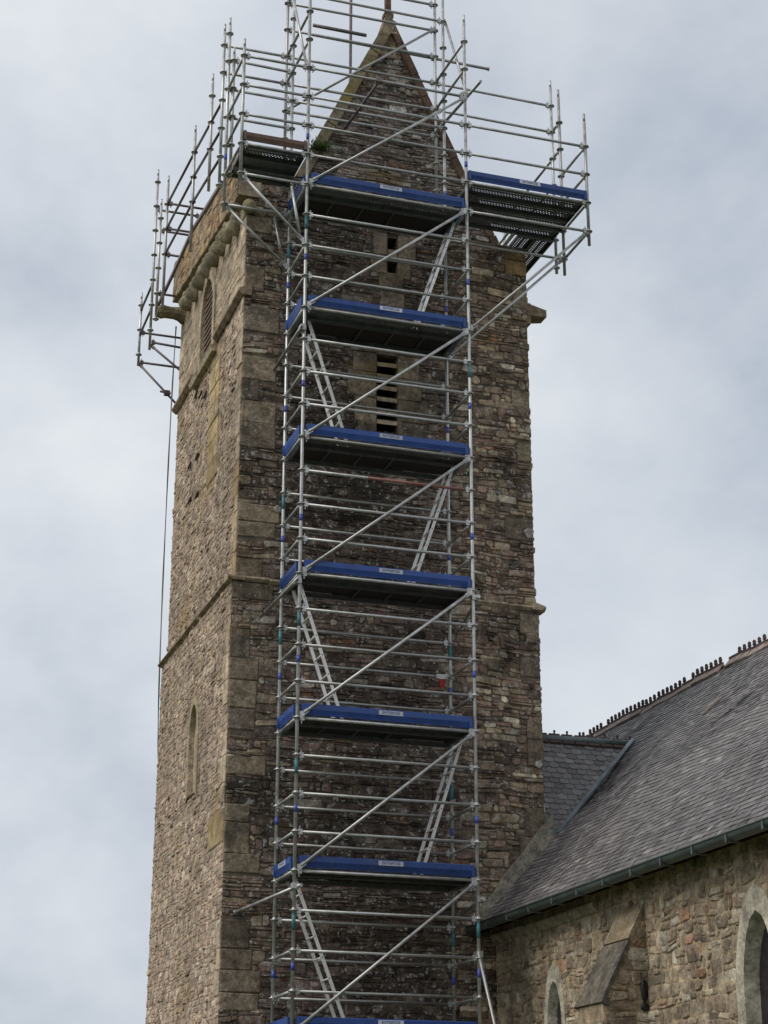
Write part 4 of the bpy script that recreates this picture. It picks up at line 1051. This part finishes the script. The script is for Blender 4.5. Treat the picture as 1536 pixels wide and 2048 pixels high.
# ------------------------------------------------------------------ right cantilever bay
rbx = thing('scaffold_bracket_bay', 'wide bracketed scaffold bay with a blue toe board and perforated deck, overhanging at the right', 'scaffolding', (3.5, .49, 9.8))
RX = 4.5
standard(rbx, RX, 0, 9.76, 11.95, seed=9, bands=False); standard(rbx, RX, W-.03, 9.72, 12.98, seed=10, bands=False); standard(rbx, RX, 1.25, 9.9, 13.35, seed=12, bands=False)
for z in (10.0, 10.5, 11.0, 11.5): ledger(rbx, (LX,0,z), (RX,0,z))
ledger(rbx, (LX,W-.03,10.0), (RX,W-.03,10.0)); ledger(rbx, (LX-.04,1.22,13.0), (RX,1.25,13.0)); ledger(rbx, (LX-.04,1.22,12.5), (RX,1.25,12.5))
for z in (10.0, 10.5, 11.0, 11.5): ledger(rbx, (RX,0,z), (RX,W-.03,z), name='transom')
brace(rbx, (RX-.02,0,10.0), (LX+.04,0,8.05), off=(0,0,0)); brace(rbx, (RX-.02,W-.03,10.0), (LX+.04,W-.03,8.0), off=(0,0,0))
for k in range(4): plank(rbx, LX+.05, RX-.05, .03+k*.31, .325+k*.31, 10.535)
toe_board(rbx, (LX,-.012), (RX,-.012), (0,-1), 10.545)
# right walkway behind
rw = thing('scaffold_walkway', 'scaffold walkway with perforated planks running back over the tower right wall', 'scaffolding', (4.1, 3.0, 10.4))
for x in (3.86, 4.17): plank(rw, x, x+.30, 1.28, 3.5, 10.52, along='y')
for y in (3.4,): standard(rw, RX, y, 10.3, 12.5, bands=False)
for z in (12.0, 11.5): ledger(rw, (RX,1.25,z), (RX,3.4,z), name='guard_rail')
ledger(rw, (RX,W-.03,12.5), (RX,1.25,12.5), name='transom'); ledger(rw, (RX,W-.03,12.0), (RX,1.25,12.0), name='transom')
for x in (3.62, 3.70): 
    mb = MB(); mb.tube((x,1.1,10.40),(x,3.5,10.40),.02); mb.build('ledger', 'galv', rw)
ledger(rw, (3.6,3.4,10.42), (RX,3.4,10.42), name='transom', heads=False)

# ------------------------------------------------------------------ small things
pts = [(-.66,6.05,10.40),(-.63,6.3,9.3),(-.62,6.4,7.64),(-.62,6.4,5.48),(-.60,6.4,3.6),(-.55,6.42,2.6),(-.46,6.45,1.5),(-.42,6.5,-1.5),(-.42,6.5,GZ+.02)]
mb = MB(); n = 60
def catm(t):
    k = min(len(pts)-2, int(t*(len(pts)-1))); f = t*(len(pts)-1)-k
    P = [Vector(pts[max(0,min(len(pts)-1,k+j))]) for j in (-1,0,1,2)]
    return .5*((2*P[1])+(P[2]-P[0])*f+(2*P[0]-5*P[1]+4*P[2]-P[3])*f*f+(3*P[1]-P[0]-3*P[2]+P[3])*f**3)
for k in range(n):
    a = catm(k/n); b = catm((k+1)/n); tw1 = math.sin(k*.45)*.9; tw2 = math.sin((k+1)*.45)*.9
    for s in (0,):
        wa = Vector((math.cos(tw1), math.sin(tw1)*.6, 0))*.013; wb = Vector((math.cos(tw2), math.sin(tw2)*.6, 0))*.013; th = Vector((0,.004,0))
        mb.hexa([a-wa-th, a+wa-th, a+wa+th, a-wa+th, b-wb-th, b+wb-th, b+wb+th, b-wb+th])
o = mb.build('hanging_strap', 'strap'); tag(o, 'long grey strap hanging from the left gargoyle down beside the tower', 'strap')
# plant tuft
pl = MB(); rgx = random.Random(77); c0 = Vector((.60, 1.42, 11.50))
for k in range(700):
    a = Vector((rgx.gauss(0,.10), rgx.gauss(0,.05), abs(rgx.gauss(0,.085)))); p = c0+a; l = rgx.uniform(.03,.065)
    d = Vector((rgx.uniform(-1,1), rgx.uniform(-1,.3), rgx.uniform(-.1,1.1))).normalized(); s_ = d.orthogonal().normalized()*.008
    pl.quad([p-s_, p+s_, p+d*l+s_*.4, p+d*l-s_*.4], 0)
o = pl.build('plant_tuft', 'leaf'); tag(o, 'small green tuft of plants growing on the gable edge behind the front scaffold post', 'plant')
mb = MB(); RG = MB(); mb.hexa([(2.28,.91,2.97),(2.40,.91,2.94),(2.40,.96,2.94),(2.28,.96,2.97),(2.29,.91,3.03),(2.42,.92,3.03),(2.42,.96,3.03),(2.29,.96,3.03)], 0)
mb.hexa([(2.33,.90,2.84),(2.40,.90,2.85),(2.40,.94,2.85),(2.33,.94,2.84),(2.32,.90,2.95),(2.41,.90,2.96),(2.41,.94,2.96),(2.32,.94,2.95)], 1)
o = mb.build('cloth_rag', ['white','red']); tag(o, 'small white and red rag tied at the right end of a rear ledger', 'rag')
